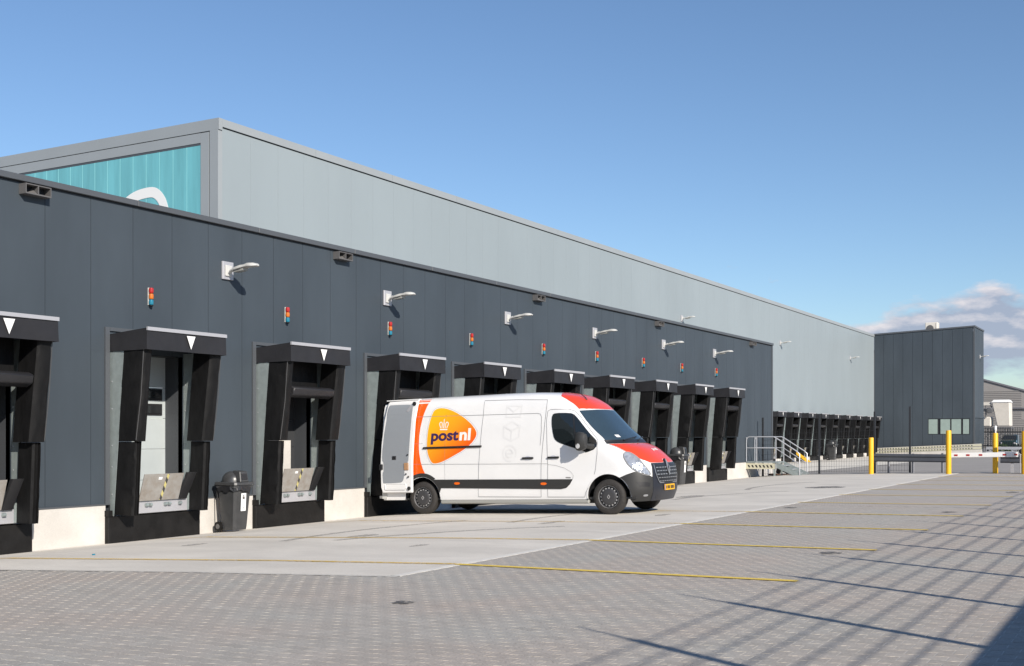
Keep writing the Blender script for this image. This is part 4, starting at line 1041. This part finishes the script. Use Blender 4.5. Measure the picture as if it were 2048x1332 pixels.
def patch(name, polys, fn, off, m, parent=None, step=.06, skirt=0.0, outsign=None, smooth=True):
    """outline(s) in surface coordinates, cut into a grid and laid on the body with an offset"""
    parent = parent or van; bm = bmesh.new()
    if not isinstance(polys[0][0], (tuple, list)): polys = [polys]
    for poly in polys:
        bm.faces.new([bm.verts.new((u, v, 0)) for u, v in poly])
    us = [v.co.x for v in bm.verts]; vs_ = [v.co.y for v in bm.verts]
    if step:
        for ax, arr in ((0, us), (1, vs_)):
            k = math.ceil(min(arr) / step + 1e-6)
            while k * step < max(arr) - 1e-6:
                bmesh.ops.bisect_plane(bm, geom=bm.verts[:] + bm.edges[:] + bm.faces[:], plane_co=((k * step, 0, 0) if ax == 0 else (0, k * step, 0)), plane_no=((1, 0, 0) if ax == 0 else (0, 1, 0))); k += 1
    cen_ = Vector((3.2, 0, 1.1))
    rim = [e for e in bm.edges if len(e.link_faces) == 1]
    if skirt:
        r = bmesh.ops.extrude_edge_only(bm, edges=rim); low = set(v for v in r['geom'] if isinstance(v, bmesh.types.BMVert))
    else: low = set()
    for v in bm.verts:
        p = fn(v.co.x, v.co.y); n_ = nrm(fn, v.co.x, v.co.y)
        if n_.dot(p - cen_) < 0: n_ = -n_
        v.co = p + n_ * (off if v not in low else off - skirt)
    bmesh.ops.recalc_face_normals(bm, faces=bm.faces)
    fs = sorted(bm.faces, key=lambda f: -f.calc_area())[:5]
    if sum(f.normal.dot(f.calc_center_median() - cen_) for f in fs) < 0: bmesh.ops.reverse_faces(bm, faces=bm.faces)
    me = bpy.data.meshes.new(name); bm.to_mesh(me); bm.free(); me.materials.append(m)
    if smooth:
        me.polygons.foreach_set('use_smooth', [True] * len(me.polygons))
        try: me.set_sharp_from_angle(angle=R(45))
        except Exception: pass
    o = bpy.data.objects.new(name, me); C.objects.link(o); o.parent = parent; return o
SR = lambda l, h: S_side(l, h, -1)
SLf = lambda l, h: S_side(l, h, 1)
def ribbon(pts, w):
    """mitred quads along a polyline in the (u,v) plane: neighbours share an edge, nothing overlaps"""
    n_ = len(pts); closed = Vector(pts[0]) == Vector(pts[-1]) and n_ > 3; P_ = [Vector(p) for p in pts]; sides = []
    for i in range(n_):
        a = P_[i - 1] if i > 0 else (P_[-2] if closed else None); b = P_[i + 1] if i < n_ - 1 else (P_[1] if closed else None)
        d1 = (P_[i] - a).normalized() if a is not None else None; d2 = (b - P_[i]).normalized() if b is not None else None
        d1 = d1 if d1 is not None else d2; d2 = d2 if d2 is not None else d1
        q1 = Vector((-d1.y, d1.x)); q2 = Vector((-d2.y, d2.x)); m_ = (q1 + q2).normalized(); k_ = min(2.0, 1 / max(.3, m_.dot(q1)))
        sides.append((P_[i] - m_ * w / 2 * k_, P_[i] + m_ * w / 2 * k_))
    return [[tuple(sides[i][0]), tuple(sides[i + 1][0]), tuple(sides[i + 1][1]), tuple(sides[i][1])] for i in range(n_ - 1)]
# ---- body shell with wheel arches
hs = [.30, .36, .42, .48, .54, .60, .66, .72, .78, .84, .9, .97, 1.0, 1.05, 1.1, 1.15, 1.2, 1.25, 1.32, 1.38, 1.45, 1.55, 1.65, 1.75, 1.85, 1.95, 2.07, 2.14, 2.2, 2.26, 2.3, 2.34, 2.37, 2.40, 2.42, 2.44, 2.46, 2.474, 2.485, 2.493, 2.5, 2.503]
AR = [(5.352, .34, .455), (1.02, .34, .44)]
bm = bmesh.new(); rings = []
sidel = [0.0, .03] + [round(.1 + .06 * k, 4) for k in range(110)]
nth = 22
for h in hs:
    Lh, Wd, nn_ = fL(h), fW(h), fN(h); le = Lh - EE; pts = []
    nside = 74
    for k in range(nside + 1): pts.append((le * k / nside, Wd))
    for k in range(1, nth + 1):
        t_ = math.pi / 2 * k / nth; pts.append((le + EE * math.sin(t_) ** (2 / nn_), Wd * math.cos(t_) ** (2 / nn_) if k < nth else 0))
    full = [(a, -b) for a, b in pts] + [(a, b) for a, b in pts[-2::-1]]
    rings.append([bm.verts.new((a, b, h)) for a, b in full])
for i in range(len(rings) - 1):
    for k in range(len(rings[0]) - 1): bm.faces.new((rings[i][k], rings[i][k + 1], rings[i + 1][k + 1], rings[i + 1][k]))
bm.faces.new([v for v in rings[-1]][::-1])
dele = []
for f in bm.faces:
    c = f.calc_center_median()
    if abs(c.y) > .6:
        for ax, az, r in AR:
            if (c.x - ax) ** 2 + (c.z - az) ** 2 < r * r: dele.append(f); break
bmesh.ops.delete(bm, geom=list(set(dele)), context='FACES')
for v in bm.verts:
    if v.is_boundary and v.co.z < .95 and abs(v.co.y) > .6 and v.co.z > .31:
        for ax, az, r in AR:
            d_ = math.hypot(v.co.x - ax, v.co.z - az)
            if abs(d_ - r) < .06: v.co.x = ax + (v.co.x - ax) / d_ * r; v.co.z = az + (v.co.z - az) / d_ * r
bmesh.ops.delete(bm, geom=[v for v in bm.verts if not v.link_faces], context='VERTS')
me = bpy.data.meshes.new('body'); bmesh.ops.recalc_face_normals(bm, faces=bm.faces)
bm.to_mesh(me); bm.free(); me.materials.append(M['vwhite']); me.polygons.foreach_set('use_smooth', [True] * len(me.polygons))
try: me.set_sharp_from_angle(angle=R(40))
except Exception: pass
body = bpy.data.objects.new('body', me); C.objects.link(body); body.parent = van
# floor, cargo lining, rear left door
MB().box(.02, 5.9, -.93, .93, .30, .34).build('floor_pan', M['vblack'], van)
rear = MB(); rear.box(-.01, .02, .0, .93, .5, 2.3); rear.box(-.01, .02, .0, .84, 2.3, 2.42); rear.build('rear_door', M['vwhite'], van, bevel=.004)
bulk = MB(); bulk.box(3.7, 3.72, -.82, .82, .34, 2.2); bulk.build('bulkhead', M['lining'], van)
MB().box(-.02, .0, -.96, .96, .36, .5).build('rear_sill', M['vwhite'], van)
MB().box(-.20, -.02, -.85, .85, .33, .385).build('rear_step', M['lampgrey'], van)
MB().box(-.02, .10, -1.0, -.80, .33, .50).build('step_bracket', M['lampgrey'], van)
# wheel wells
for ax, az, r in AR:
    for s in (-1, 1):
        mb = MB(); n_ = 18; vs = []; fs = []
        for k in range(n_ + 1):
            a = math.pi * (k / n_) * 1.08 - .12
            for y in (s * .985, s * .60): vs.append((ax + (r + .004) * math.cos(a), y, az + (r + .004) * math.sin(a)))
        for k in range(n_): fs.append((2 * k, 2 * k + 2, 2 * k + 3, 2 * k + 1))
        fs.append(tuple(2 * k + 1 for k in range(n_ + 1)))
        mb.add(vs, fs); mb.build('wheel_well', M['black'], van, smooth=True)
# ---- coloured panels
arc = lambda ax, az, r, a0, a1, n: [(ax + r * math.cos(R(a0 + (a1 - a0) * k / n)), az + r * math.sin(R(a0 + (a1 - a0) * k / n))) for k in range(n + 1)]
ORG = [(0.35, 2.435), (.6, 2.435), (1.16, 2.435), (1.15, 2.40), (1.113, 2.301), (1.038, 2.098), (0.983, 1.859), (0.955, 1.656), (0.952, 1.452), (0.962, 1.295), (0.999, 1.115), (1.052, 0.958), (1.11, 0.845)] + arc(1.02, .34, .50, 82, 130, 8) + [(.55, .72), (.35, .72)]
for fn in (SR, SLf): patch('orange_band', ORG, fn, .003, M['vorange'])
ORT = [(0.03, -.80), (1.14, -.80), (1.25, -.4), (1.28, 0), (1.25, .4), (1.14, .80), (0.03, .80)]
LOGO = [(1.45, 2.244), (1.595, 2.226), (1.77, 2.171), (1.945, 2.087), (2.118, 1.98), (2.262, 1.863), (2.356, 1.754), (2.389, 1.671), (2.359, 1.578), (2.246, 1.453), (2.055, 1.329), (1.861, 1.239), (1.666, 1.149), (1.497, 1.087), (1.355, 1.066), (1.284, 1.086), (1.22, 1.182), (1.173, 1.303), (1.154, 1.47), (1.164, 1.65), (1.186, 1.828), (1.225, 1.995), (1.271, 2.137), (1.327, 2.213)]
lc = (1.62, 1.66)
halo = [(lc[0] + (a - lc[0]) * 1.05, lc[1] + (b - lc[1]) * 1.05) for a, b in LOGO]
halo2 = [(lc[0] + (a - lc[0]) * 1.022, lc[1] + (b - lc[1]) * 1.022) for a, b in LOGO]
lg = patch('oval_logo', chaikin(halo, 1), SR, .0032, M['halo']); patch('logo_rim', chaikin(halo2, 1), SR, .0044, M['logowhite'], lg); patch('logo_field', chaikin(LOGO, 1), SR, .0056, M['lgrad'], lg)
# lettering from the built-in font, laid on the side
def text_on(name, s, x0, x1, z0, z1, fn, off, m, parent, bold=.02, shear=0.0, flat=None):
    cu = bpy.data.curves.new('t', 'FONT'); cu.body = s; cu.size = 1; cu.offset = bold; cu.shear = shear; cu.resolution_u = 4
    to = bpy.data.objects.new('t', cu); C.objects.link(to); bpy.context.view_layer.update()
    me = bpy.data.meshes.new_from_object(to.evaluated_get(bpy.context.evaluated_depsgraph_get())); bpy.data.objects.remove(to)
    xs_ = [v.co.x for v in me.vertices]; ys_ = [v.co.y for v in me.vertices]; ax, bx, ay, by = min(xs_), max(xs_), min(ys_), max(ys_)
    for v in me.vertices:
        u = x0 + (v.co.x - ax) / (bx - ax) * (x1 - x0); h = z0 + (v.co.y - ay) / (by - ay) * (z1 - z0)
        if flat: v.co = flat(u, h)
        else:
            p = fn(u, h); n_ = nrm(fn, u, h)
            if n_.dot(p - Vector((3.2, 0, 1.1))) < 0: n_ = -n_
            v.co = p + n_ * off
    me.materials.clear(); me.materials.append(m); me.name = name
    o = bpy.data.objects.new(name, me); C.objects.link(o); o.parent = parent; return o
text_on('logo_lettering', 'post', 1.252, 1.945, 1.47, 1.752, SR, .008, M['purple'], lg, .035, .06)
text_on('logo_lettering', 'nl', 1.962, 2.250, 1.537, 1.79, SR, .008, M['logowhite'], lg, .035, .06)
crown = [[(1.48, 1.772), (1.664, 1.766), (1.668, 1.792), (1.482, 1.798)]]
crown += ribbon([(1.500, 1.815), (1.470, 1.88), (1.468, 1.915), (1.487, 1.938), (1.52, 1.935), (1.535, 1.90), (1.53, 1.815)], .018)
crown += ribbon([(1.650, 1.81), (1.682, 1.875), (1.684, 1.91), (1.667, 1.932), (1.634, 1.93), (1.618, 1.895), (1.622, 1.81)], .018)
crown += ribbon([(1.575, 1.81), (1.577, 1.94)], .024) + [[(1.560, 1.96), (1.577, 1.985), (1.596, 1.96), (1.577, 1.945)], [(1.572, 1.988), (1.590, 1.988), (1.590, 2.003), (1.572, 2.003)]]
patch('logo_crown', crown, SR, .009, M['logowhite'], lg, step=0)
ei = patch('envelope_icon', ribbon([(3.082, 2.22), (3.439, 2.21), (3.415, 1.981), (3.079, 1.988), (3.082, 2.22)], .034), SR, .003, M['icongrey'])
patch('envelope_flap', ribbon([(3.110, 2.198), (3.245, 2.095), (3.41, 2.192)], .032), SR, .0046, M['icongrey'], ei)
pi_ = patch('parcel_icon', ribbon([(3.229, 1.89), (3.418, 1.792), (3.389, 1.569), (3.206, 1.494), (3.033, 1.58), (3.036, 1.799), (3.229, 1.89)], .036), SR, .003, M['icongrey'])
patch('parcel_edges', ribbon([(3.050, 1.792), (3.223, 1.706), (3.402, 1.786)], .034) + [[(3.206, 1.690), (3.240, 1.690), (3.223, 1.510), (3.190, 1.510)]], SR, .0046, M['icongrey'], pi_)
cx_, cz_ = 3.172, 1.245
ai = patch('at_sign_icon', ribbon([(cx_ + .155 * math.cos(R(a)), cz_ + .158 * math.sin(R(a))) for a in range(-30, 286, 15)], .036), SR, .003, M['icongrey'])
patch('at_sign_letter', ribbon([(3.247, 1.245)] + [(cx_ + .080 * math.cos(R(a)), cz_ + .083 * math.sin(R(a))) for a in range(20, 321, 20)], .034) + [[(3.108, 1.230), (3.262, 1.230), (3.262, 1.2555), (3.108, 1.2555)]], SR, .0046, M['icongrey'], ai)
# black protective strip and arch
for fn in (SR, SLf):
    patch('side_strip', [(1.485, .552), (4.33, .508), (4.45, .53), (4.53, .60), (4.59, .695), (4.585, .70), (1.30, .730), (1.38, .65)], fn, .012, M['vblack'], skirt=.012, step=.15)
    patch('arch_trim', arc(1.02, .34, .53, 50, 140, 12) + [(.55, .60)] + arc(1.02, .34, .45, 144, 14, 20) + [(1.50, .5515), (1.39, .655), (1.31, .731)], fn, .010, M['vblack'], skirt=.01, step=.2)
    patch('arch_lip', arc(5.352, .34, .475, -4, 184, 24) + arc(5.352, .34, .45, 184, -4, 24), fn, .006, M['vwhite'], skirt=.02, step=.2)
MB().box(1.46, 4.92, -.98, -.90, .215, .295).build('side_sill', M['lampshade'], van, bevel=.02)
MB().box(1.46, 4.92, .90, .98, .215, .295).build('side_sill', M['lampshade'], van, bevel=.02)
# panel gaps
G = .0068
gaps = ribbon([(2.53, 2.33), (2.535, 2.06), (2.44, 1.0), (2.402, .364), (3.871, .352), (3.90, 1.0), (3.963, 1.609), (4.0, 2.061), (4.01, 2.30), (3.3, 2.335), (2.53, 2.35)], G)
gaps += ribbon([(.03, 2.085), (3.80, 2.035), (3.87, 2.02), (3.90, 1.96), (3.905, 1.666), (3.88, 1.385)], G) + ribbon([(.03, 1.075), (4.05, 1.015)], G * .8)
gaps += ribbon([(4.02, .352), (4.05, 1.01), (4.02, 1.9), (4.04, 2.07), (4.10, 2.10), (4.48, 2.095), (4.60, 2.055), (4.72, 1.95), (4.982, 1.635), (5.135, 1.462), (5.14, 1.20), (5.10, .90), (5.07, .79)], G) + ribbon([(4.02, .352), (4.84, .346), (4.87, .44), (4.93, .53)], G)
gaps += ribbon([(4.05, 1.00), (4.22, .98), (4.401, .93), (4.55, .85), (4.61, .78), (4.595, .70)], G * .7) + ribbon([(1.62, 2.1), (1.60, .56)], G * .5) + ribbon([(1.05, 1.5), (.03, 1.5)], G * .6)
patch('panel_gap', gaps, SR, .0068, M['seamv'], step=.12)
patch('panel_gap', [[(a, b) for a, b in p] for p in ribbon([(4.02, .352), (4.05, 1.01), (4.02, 1.9), (4.04, 2.07), (4.48, 2.095), (4.72, 1.95), (5.135, 1.462), (5.14, 1.20), (5.07, .79)], G)], SLf, .0068, M['seamv'], step=.12)
patch('badge', [(4.44, .722), (4.55, .719), (4.55, .742), (4.44, .745)], SR, .005, M['seamv'], step=0)
for l, h in ((1.903, .644), (3.946, .617)):
    patch('side_marker', chaikin([(l - .065, h - .026), (l + .065, h - .026), (l + .065, h + .026), (l - .065, h + .026)], 2), SR, .022, M['marker'], skirt=.02, step=0)
# glazing
WIN = [(4.137, 1.992), (4.209, 2.026), (4.521, 2.016), (4.602, 1.987), (4.69, 1.905), (4.847, 1.72), (4.995, 1.56), (5.12, 1.445), (5.125, 1.295), (4.895, 1.215), (4.877, 1.238), (4.357, 1.405), (4.224, 1.474), (4.171, 1.568), (4.129, 1.833)]
for fn in (SR, SLf):
    w = patch('side_window', chaikin(WIN, 1), fn, .007, M['vglass'], skirt=.006, step=.1)
    patch('window_bar', ribbon([(4.60, 1.98), (4.70, 1.31)], .03), fn, .010, M['black'], w)
st_ = patch('green_sticker', chaikin([(4.80, 1.50), (4.86, 1.50), (4.86, 1.57), (4.80, 1.57)], 2), SR, .0105, mat('green_sticker', (0.01, 0.25, 0.12), .5), step=0)
WS = [(-.87, 1.40), (-.45, 1.405), (0, 1.41), (.45, 1.405), (.87, 1.40), (.865, 1.6), (.84, 1.85), (.80, 2.055), (.4, 2.07), (0, 2.075), (-.4, 2.07), (-.80, 2.055), (-.84, 1.85), (-.865, 1.6)]
ws = patch('windscreen', WS, S_front, .008, M['vscreen'], skirt=.008)
patch('screen_band', [(-.88, 1.375), (0, 1.38), (.88, 1.375), (.88, 1.45), (0, 1.455), (-.88, 1.45)], S_front, .010, M['black'], ws)
wp = MB()
for y0, y1 in ((-.55, .12), (.05, .68)):
    a, b = S_front(y0, 1.43), S_front(y1, 1.49); wp.tube([a + Vector((.03, 0, .02)), b + Vector((.02, 0, .02))], .012, 6)
wp.build('wiper', M['black'], van)
patch('card_reflection', [(-.62, 1.50), (-.50, 1.50), (-.50, 1.55), (-.62, 1.55)], S_front, .0095, M['icongrey'], ws, step=0)  # pale patch painted for a card's reflection in the glass
# red roof cap and bonnet
nose = [tuple(S_front(w, 2.085).xy) for w in np.linspace(-.78, .78, 13)]
RF = [(4.24, -.70), (4.45, -.745), (4.62, -.77)] + [(a - .004, b) for a, b in nose] + [(4.62, .77), (4.45, .745), (4.24, .70), (4.12, .4), (4.08, 0), (4.12, -.4)]
patch('roof_cap', RF, S_top, .004, M['vred'], step=.05)
HD = [(-.86, 1.37), (-.45, 1.372), (0, 1.375), (.45, 1.372), (.86, 1.37), (.845, 1.25), (.78, 1.12), (.70, 1.05), (.60, .99), (.3, .985), (.09, .985), (.05, 1.04), (0, 1.06), (-.05, 1.04), (-.09, .985), (-.3, .985), (-.60, .99), (-.70, 1.05), (-.78, 1.12), (-.845, 1.25)]
hd = patch('bonnet', HD, S_front, .006, M['vred'], step=.035, skirt=.006)
text_on('bonnet_lettering', 'postnl', -.02, .26, 1.205, 1.275, S_front, .011, M['logowhite'], hd, .02)
patch('bonnet_gap', ribbon([(-.875, 1.37), (-.86, 1.25), (-.79, 1.115), (-.70, 1.04)], G), S_front, .0045, M['seamv'], step=.06)
an = S_top(4.62, -.35); MB().tube([an + Vector((.02, 0, -.01)), an + Vector((0, 0, .03)), an + Vector((-.22, .0, .22))], [.018, .012, .004], 6).build('antenna', M['black'], van)
# bumper
bs = [(5.60, .715), (5.74, .775), (5.88, .825), (6.0, .80), (6.09, .745), (6.135, .70), (6.15, .5), (6.14, .26), (5.95, .25), (5.80, .25)] + arc(5.352, .34, .462, -6, 50, 10)[0:]
for fn in (SR, SLf): patch('bumper_side', bs, fn, .016, M['vblack'], skirt=.03, step=.06)
BF = [(-.60, .25), (0, .245), (.60, .25), (.63, .5), (.62, .72), (.60, .90), (.585, .975), (.08, .975), (.04, 1.03), (0, 1.045), (-.04, 1.03), (-.08, .975), (-.585, .975), (-.60, .90), (-.62, .72), (-.63, .5)]
bf = patch('bumper_front', BF, S_front, .022, M['vnavy'], skirt=.035, step=.06)
for s, fn in ((-1, SR), (1, SLf)):
    patch('air_slot', [(5.90, .635), (6.06, .615), (6.10, .60), (6.095, .53), (5.96, .54)], fn, .020, M['black'], step=.05)
    fg = patch('fog_lamp', chaikin([(5.99, .345), (6.05, .35), (6.06, .39), (6.0, .385)], 2), fn, .022, M['chrome'], step=0)
    hlp = [(5.655, 1.14), (5.665, 1.205), (5.74, 1.195), (5.84, 1.13), (5.93, 1.05), (6.02, .94), (6.085, .83), (6.108, .745), (6.04, .755), (5.94, .815), (5.83, .90), (5.73, 1.02)]
    hl = patch('headlight', chaikin(hlp, 1), fn, .014, M['lamp_clear'], skirt=.02, step=.04)
    patch('headlight_rim', [q for q in ribbon(chaikin(hlp, 1) + [chaikin(hlp, 1)[0]], .012)], fn, .017, M['seamv'], hl, step=0)
# grille
gf = patch('grille', [(-.55, .93), (.55, .93), (.53, .75), (.44, .60), (-.44, .60), (-.53, .75)], S_front, .030, M['black'], skirt=.01)
bars = []
for k in range(5):
    z = .905 - k * .066; wv_ = float(np.interp(z, [.6, .75, .93], [.44, .53, .55])) - .02; n_ = 9
    for j in range(n_):
        a = -wv_ + 2 * wv_ * j / n_; b = a + 2 * wv_ / n_ - .03
        if abs((a + b) / 2) < .09 and z > .76: continue
        o_ = .012 if k % 2 else 0
        bars.append([(a + o_, z - .026), (b + o_, z - .026), (b + o_ - .008, z - .010), (a + o_ + .008, z - .010)])
patch('grille_blocks', bars, S_front, .042, M['chrome'], gf, step=0, skirt=.006, smooth=False)
patch('grille_frame', ribbon([(.56, .94), (.54, .75), (.46, .615), (.43, .592), (-.43, .592), (-.46, .615), (-.54, .75), (-.56, .94)], .016), S_front, .040, M['chrome'], gf, step=0)
patch('diamond_base', [(0, 1.04), (.075, .94), (.07, .82), (0, .76), (-.07, .82), (-.075, .94)], S_front, .044, M['vnavy'], gf, step=0, skirt=.03)
dm = patch('diamond_badge', ribbon([(0, 1.01), (.055, .88), (0, .75), (-.055, .88), (0, 1.01)], .026), S_front, .056, M['chrome'], gf, step=0, skirt=.012)
patch('lower_intake', [(-.5, .36), (.5, .36), (.46, .28), (-.46, .28)], S_front, .026, M['black'], step=0)
px_ = S_front(0, .5).x + .034
pl_ = MB().box(px_, px_ + .01, -.27, .25, .44, .555).build('number_plate', M['plate'], van, bevel=.004)
mk = MB()
for a, b in ((-.20, -.165), (-.135, -.10), (-.09, -.055), (-.045, -.01), (.03, .065), (.075, .11), (.12, .155), (.165, .2)): mk.box(px_ + .0105, px_ + .012, a, b, .465, .53)
mk.build('plate_marks', M['black'], pl_)
MB().box(px_ + .0102, px_ + .0115, -.262, -.232, .446, .549).build('plate_band', mat('plate_blue', (.03, .08, .4), .5), pl_)
# rail for the sliding door, handles, mirrors
MB().box(1.07, 2.51, -1.018, -.975, 1.385, 1.425).build('door_rail', M['black'], van, bevel=.008)
for a, b in ((3.47, 3.73), (4.05, 4.31)):
    MB().box(a, b, -1.035, -1.0, 1.118, 1.158).build('door_handle', M['black'], van, bevel=.01)
    patch('handle_cup', chaikin([(a + .05, 1.09), (b - .08, 1.09), (b - .06, 1.14), (b - .10, 1.185), (a + .08, 1.18), (a + .04, 1.14)], 2), SR, .004, M['halo'], step=0)
for s in (-1, 1):
    t_ = MB(); 
    prof = [(4.80, .08, .17), (4.85, .11, .19), (4.93, .105, .18), (5.0, .07, .14)]
    vs = []; fs = []; n_ = 12
    for l, rw, rh in prof:
        for k in range(n_):
            a = 2 * math.pi * k / n_; e = (abs(math.cos(a)) ** 3 + abs(math.sin(a)) ** 3) ** (-1 / 3)
            vs.append((l, s * (1.20 + rw * e * math.cos(a)), 1.44 + rh * e * math.sin(a)))
    for i in range(3):
        for k in range(n_): a = i * n_ + k; b = i * n_ + (k + 1) % n_; fs.append((a, b, b + n_, a + n_))
    fs += [tuple(range(n_))[::-1], tuple(range(3 * n_, 4 * n_))]
    mr_ = t_.add(vs, fs).build('wing_mirror', M['vblack'], van, smooth=True)
    MB().tube([(5.03, s * .95, 1.33), (4.98, s * 1.10, 1.35), (4.93, s * 1.16, 1.38)], [.07, .05, .05], 8).build('mirror_arm', M['vblack'], van, smooth=True)
    MB().hexa([(4.88, s * .985, 1.225), (5.12, s * .965, 1.295), (5.12, s * .93, 1.295), (4.88, s * .95, 1.225)], [(4.99, s * .985, 1.55), (5.11, s * .975, 1.45), (5.11, s * .93, 1.45), (4.99, s * .94, 1.55)]).build('mirror_base', M['vblack'], van)
    MB().box(4.793, 4.797, s * 1.20 - .07, s * 1.20 + .07, 1.30, 1.58).build('mirror_glass', M['vglass'], mr_)
MB().lathe((4.87, -1.305, 1.35), (-.25, -1, 0), [(0, .05), (.004, .05)], 14).build('mirror_sticker', M['icongrey'], van)
# wheels
def vwheel(l, s):
    c = (l, s * .985, .345); ax = (0, s, 0)
    w = MB().lathe((l, s * .985, .345), ax, [(-.225, .20), (-.225, .30), (-.20, .335), (-.16, .345), (-.06, .345), (-.02, .335), (.0, .30), (.004, .27), (.0, .235), (-.012, .225), (-.03, .222), (-.075, .222), (-.075, .01)], 40).build('wheel', M['tyre'], van, smooth=True)
    rm = MB().lathe(c, ax, [(-.06, .222), (-.012, .222), (-.008, .214), (-.03, .206), (-.055, .195), (-.06, .1)], 36, cap=False).build('rim', M['rimdark'], w, smooth=True)
    MB().lathe(c, ax, [(-.010, .2165), (-.004, .219), (-.004, .2165), (-.010, .214)], 36, cap=False).build('rim_ring', M['steelrim'], w, smooth=True)
    sc = MB()   # scalloped silver edge between the ventilation holes
    n_ = 16
    for k in range(n_):
        a0 = 2 * math.pi * k / n_; 
        pts = [(a0 - .07, .160), (a0 + .07, .160), (a0 + .10, .170), (a0 + .04, .184), (a0 - .04, .184), (a0 - .10, .170)]
        b_ = [(l + r_ * math.cos(a), s * .985 - s * .040, .345 + r_ * math.sin(a)) for a, r_ in pts]; t2 = [(x, y + s * .018, z) for x, y, z in b_]
        sc.hexa(b_, t2)
    sc.build('rim_notches', M['steelrim'], w)['kind'] = 'stuff'
    cp = MB().lathe(c, ax, [(-.05, .162), (-.012, .160), (-.004, .150), (.0, .10), (.001, .03)], 32).build('hub_cap', M['rimdark'], w, smooth=True)
    d = MB(); dd = [(0, .038), (.028, 0), (0, -.038), (-.028, 0)]
    for k in range(4):
        a, b = dd[k], dd[(k + 1) % 4]; d.tube([(l + a[0], s * .989, .345 + a[1]), (l + b[0], s * .989, .345 + b[1])], .006, 4)
    d.build('diamond_mark', M['steelrim'], w)
for l in (1.02, 5.352):
    for s in (-1, 1): vwheel(l, s)
MB().box(1.4, 4.9, -.5, .5, .2, .32).build('underbody', M['black'], van)
# rear door swung fully open along the side, its lining showing
dr = empty('open_rear_door', (0, 0, 0)); dr.parent = van
def wd(h): return -(fW(min(h, 2.42)) + .05)
prof = [(.46, .06, .83), (.58, .02, .835), (1.10, .02, .85), (1.5, .04, .87), (2.0, .09, .89), (2.38, .13, .91), (2.44, .16, .92)]
vs = []
for h, a, b in prof: vs += [(a, wd(h) - .055, h), (b, wd(h) - .055, h), (b, wd(h), h), (a, wd(h), h)]
fs = [(0, 1, 2, 3), tuple(range(len(vs) - 4, len(vs)))[::-1]]
for i in range(len(prof) - 1):
    for k in range(4): a = i * 4 + k; b = i * 4 + (k + 1) % 4; fs.append((a, b, b + 4, a + 4))
MB().add(vs, fs).build('door_shell', M['vwhite'], dr, bevel=.014)
lin = chaikin([(.085, .68), (.10, .665), (.52, .675), (.60, .70), (.64, .80), (.66, 1.05), (.75, 1.10), (.77, 1.3), (.80, 1.8), (.82, 2.32), (.80, 2.345), (.22, 2.355), (.19, 2.34), (.16, 2.0), (.09, 1.5), (.07, 1.15), (.11, 1.13), (.11, .92), (.075, .90)], 1)
bm = bmesh.new(); f_ = bm.faces.new([bm.verts.new((l, 0, h)) for l, h in lin])
for k in range(1, 14): bmesh.ops.bisect_plane(bm, geom=bm.verts[:] + bm.edges[:] + bm.faces[:], plane_co=(0, 0, .6 + k * .13), plane_no=(0, 0, 1))
for v in bm.verts: v.co.y = wd(v.co.z) - .060
bmesh.ops.recalc_face_normals(bm, faces=bm.faces)
if sum(f.normal.y for f in bm.faces) > 0: bmesh.ops.reverse_faces(bm, faces=bm.faces)
me = bpy.data.meshes.new('door_lining'); bm.to_mesh(me); bm.free(); me.materials.append(M['lining']); lo2 = bpy.data.objects.new('door_lining', me); C.objects.link(lo2); lo2.parent = dr
def yb(h): return wd(h) - .062
def knob(name, l, h, r, m): MB().lathe((l, yb(h), h), (0, -1, 0), [(0, r), (.015, r), (.025, r * .6)], 12).build(name, m, dr, smooth=True)
knob('latch', .84, 2.36, .045, M['black']); knob('latch', .76, .555, .04, M['black']); knob('stop_buffer', .74, 1.27, .018, M['black']); knob('stop_buffer', .69, .86, .018, M['black']); knob('stop_buffer', .75, .80, .02, M['black'])
MB().hexa([(.66, yb(2.2) - .004, 2.20), (.71, yb(2.2) - .004, 2.19), (.71, yb(2.2) + .01, 2.19), (.66, yb(2.2) + .01, 2.20)], [(.76, yb(2.3) - .02, 2.33), (.81, yb(2.3) - .02, 2.30), (.81, yb(2.3), 2.30), (.76, yb(2.3), 2.33)]).build('check_arm', M['alu'], dr)
MB().box(.34, .44, yb(1.2) - .01, yb(1.2) + .01, 1.17, 1.25).build('grip_recess', M['black'], dr, bevel=.006)
MB().box(.64, .76, yb(1.0) - .012, yb(1.0) + .01, .94, 1.10).build('inner_handle', mat('worn_tan_plastic', (.38, .22, .12), .5), dr, bevel=.012)
MB().box(.0, .09, yb(1.0) - .02, yb(1.0) + .03, .96, 1.08).build('hinge', M['black'], dr, bevel=.01)
MB().box(.14, .68, yb(.6) - .002, yb(.6) + .01, .53, .65).build('lower_pressing', M['vwhite'], dr, bevel=.02)
tp = MB().hexa([(.10, wd(2.44) - .09, 2.44), (.92, wd(2.44) - .06, 2.44), (.92, wd(2.44) + .03, 2.44), (.10, wd(2.44) + .03, 2.44)], [(.10, wd(2.44) - .09, 2.46), (.92, wd(2.44) - .06, 2.46), (.92, wd(2.44) + .03, 2.46), (.10, wd(2.44) + .03, 2.46)]); tp.build('top_flange', M['vwhite'], dr)
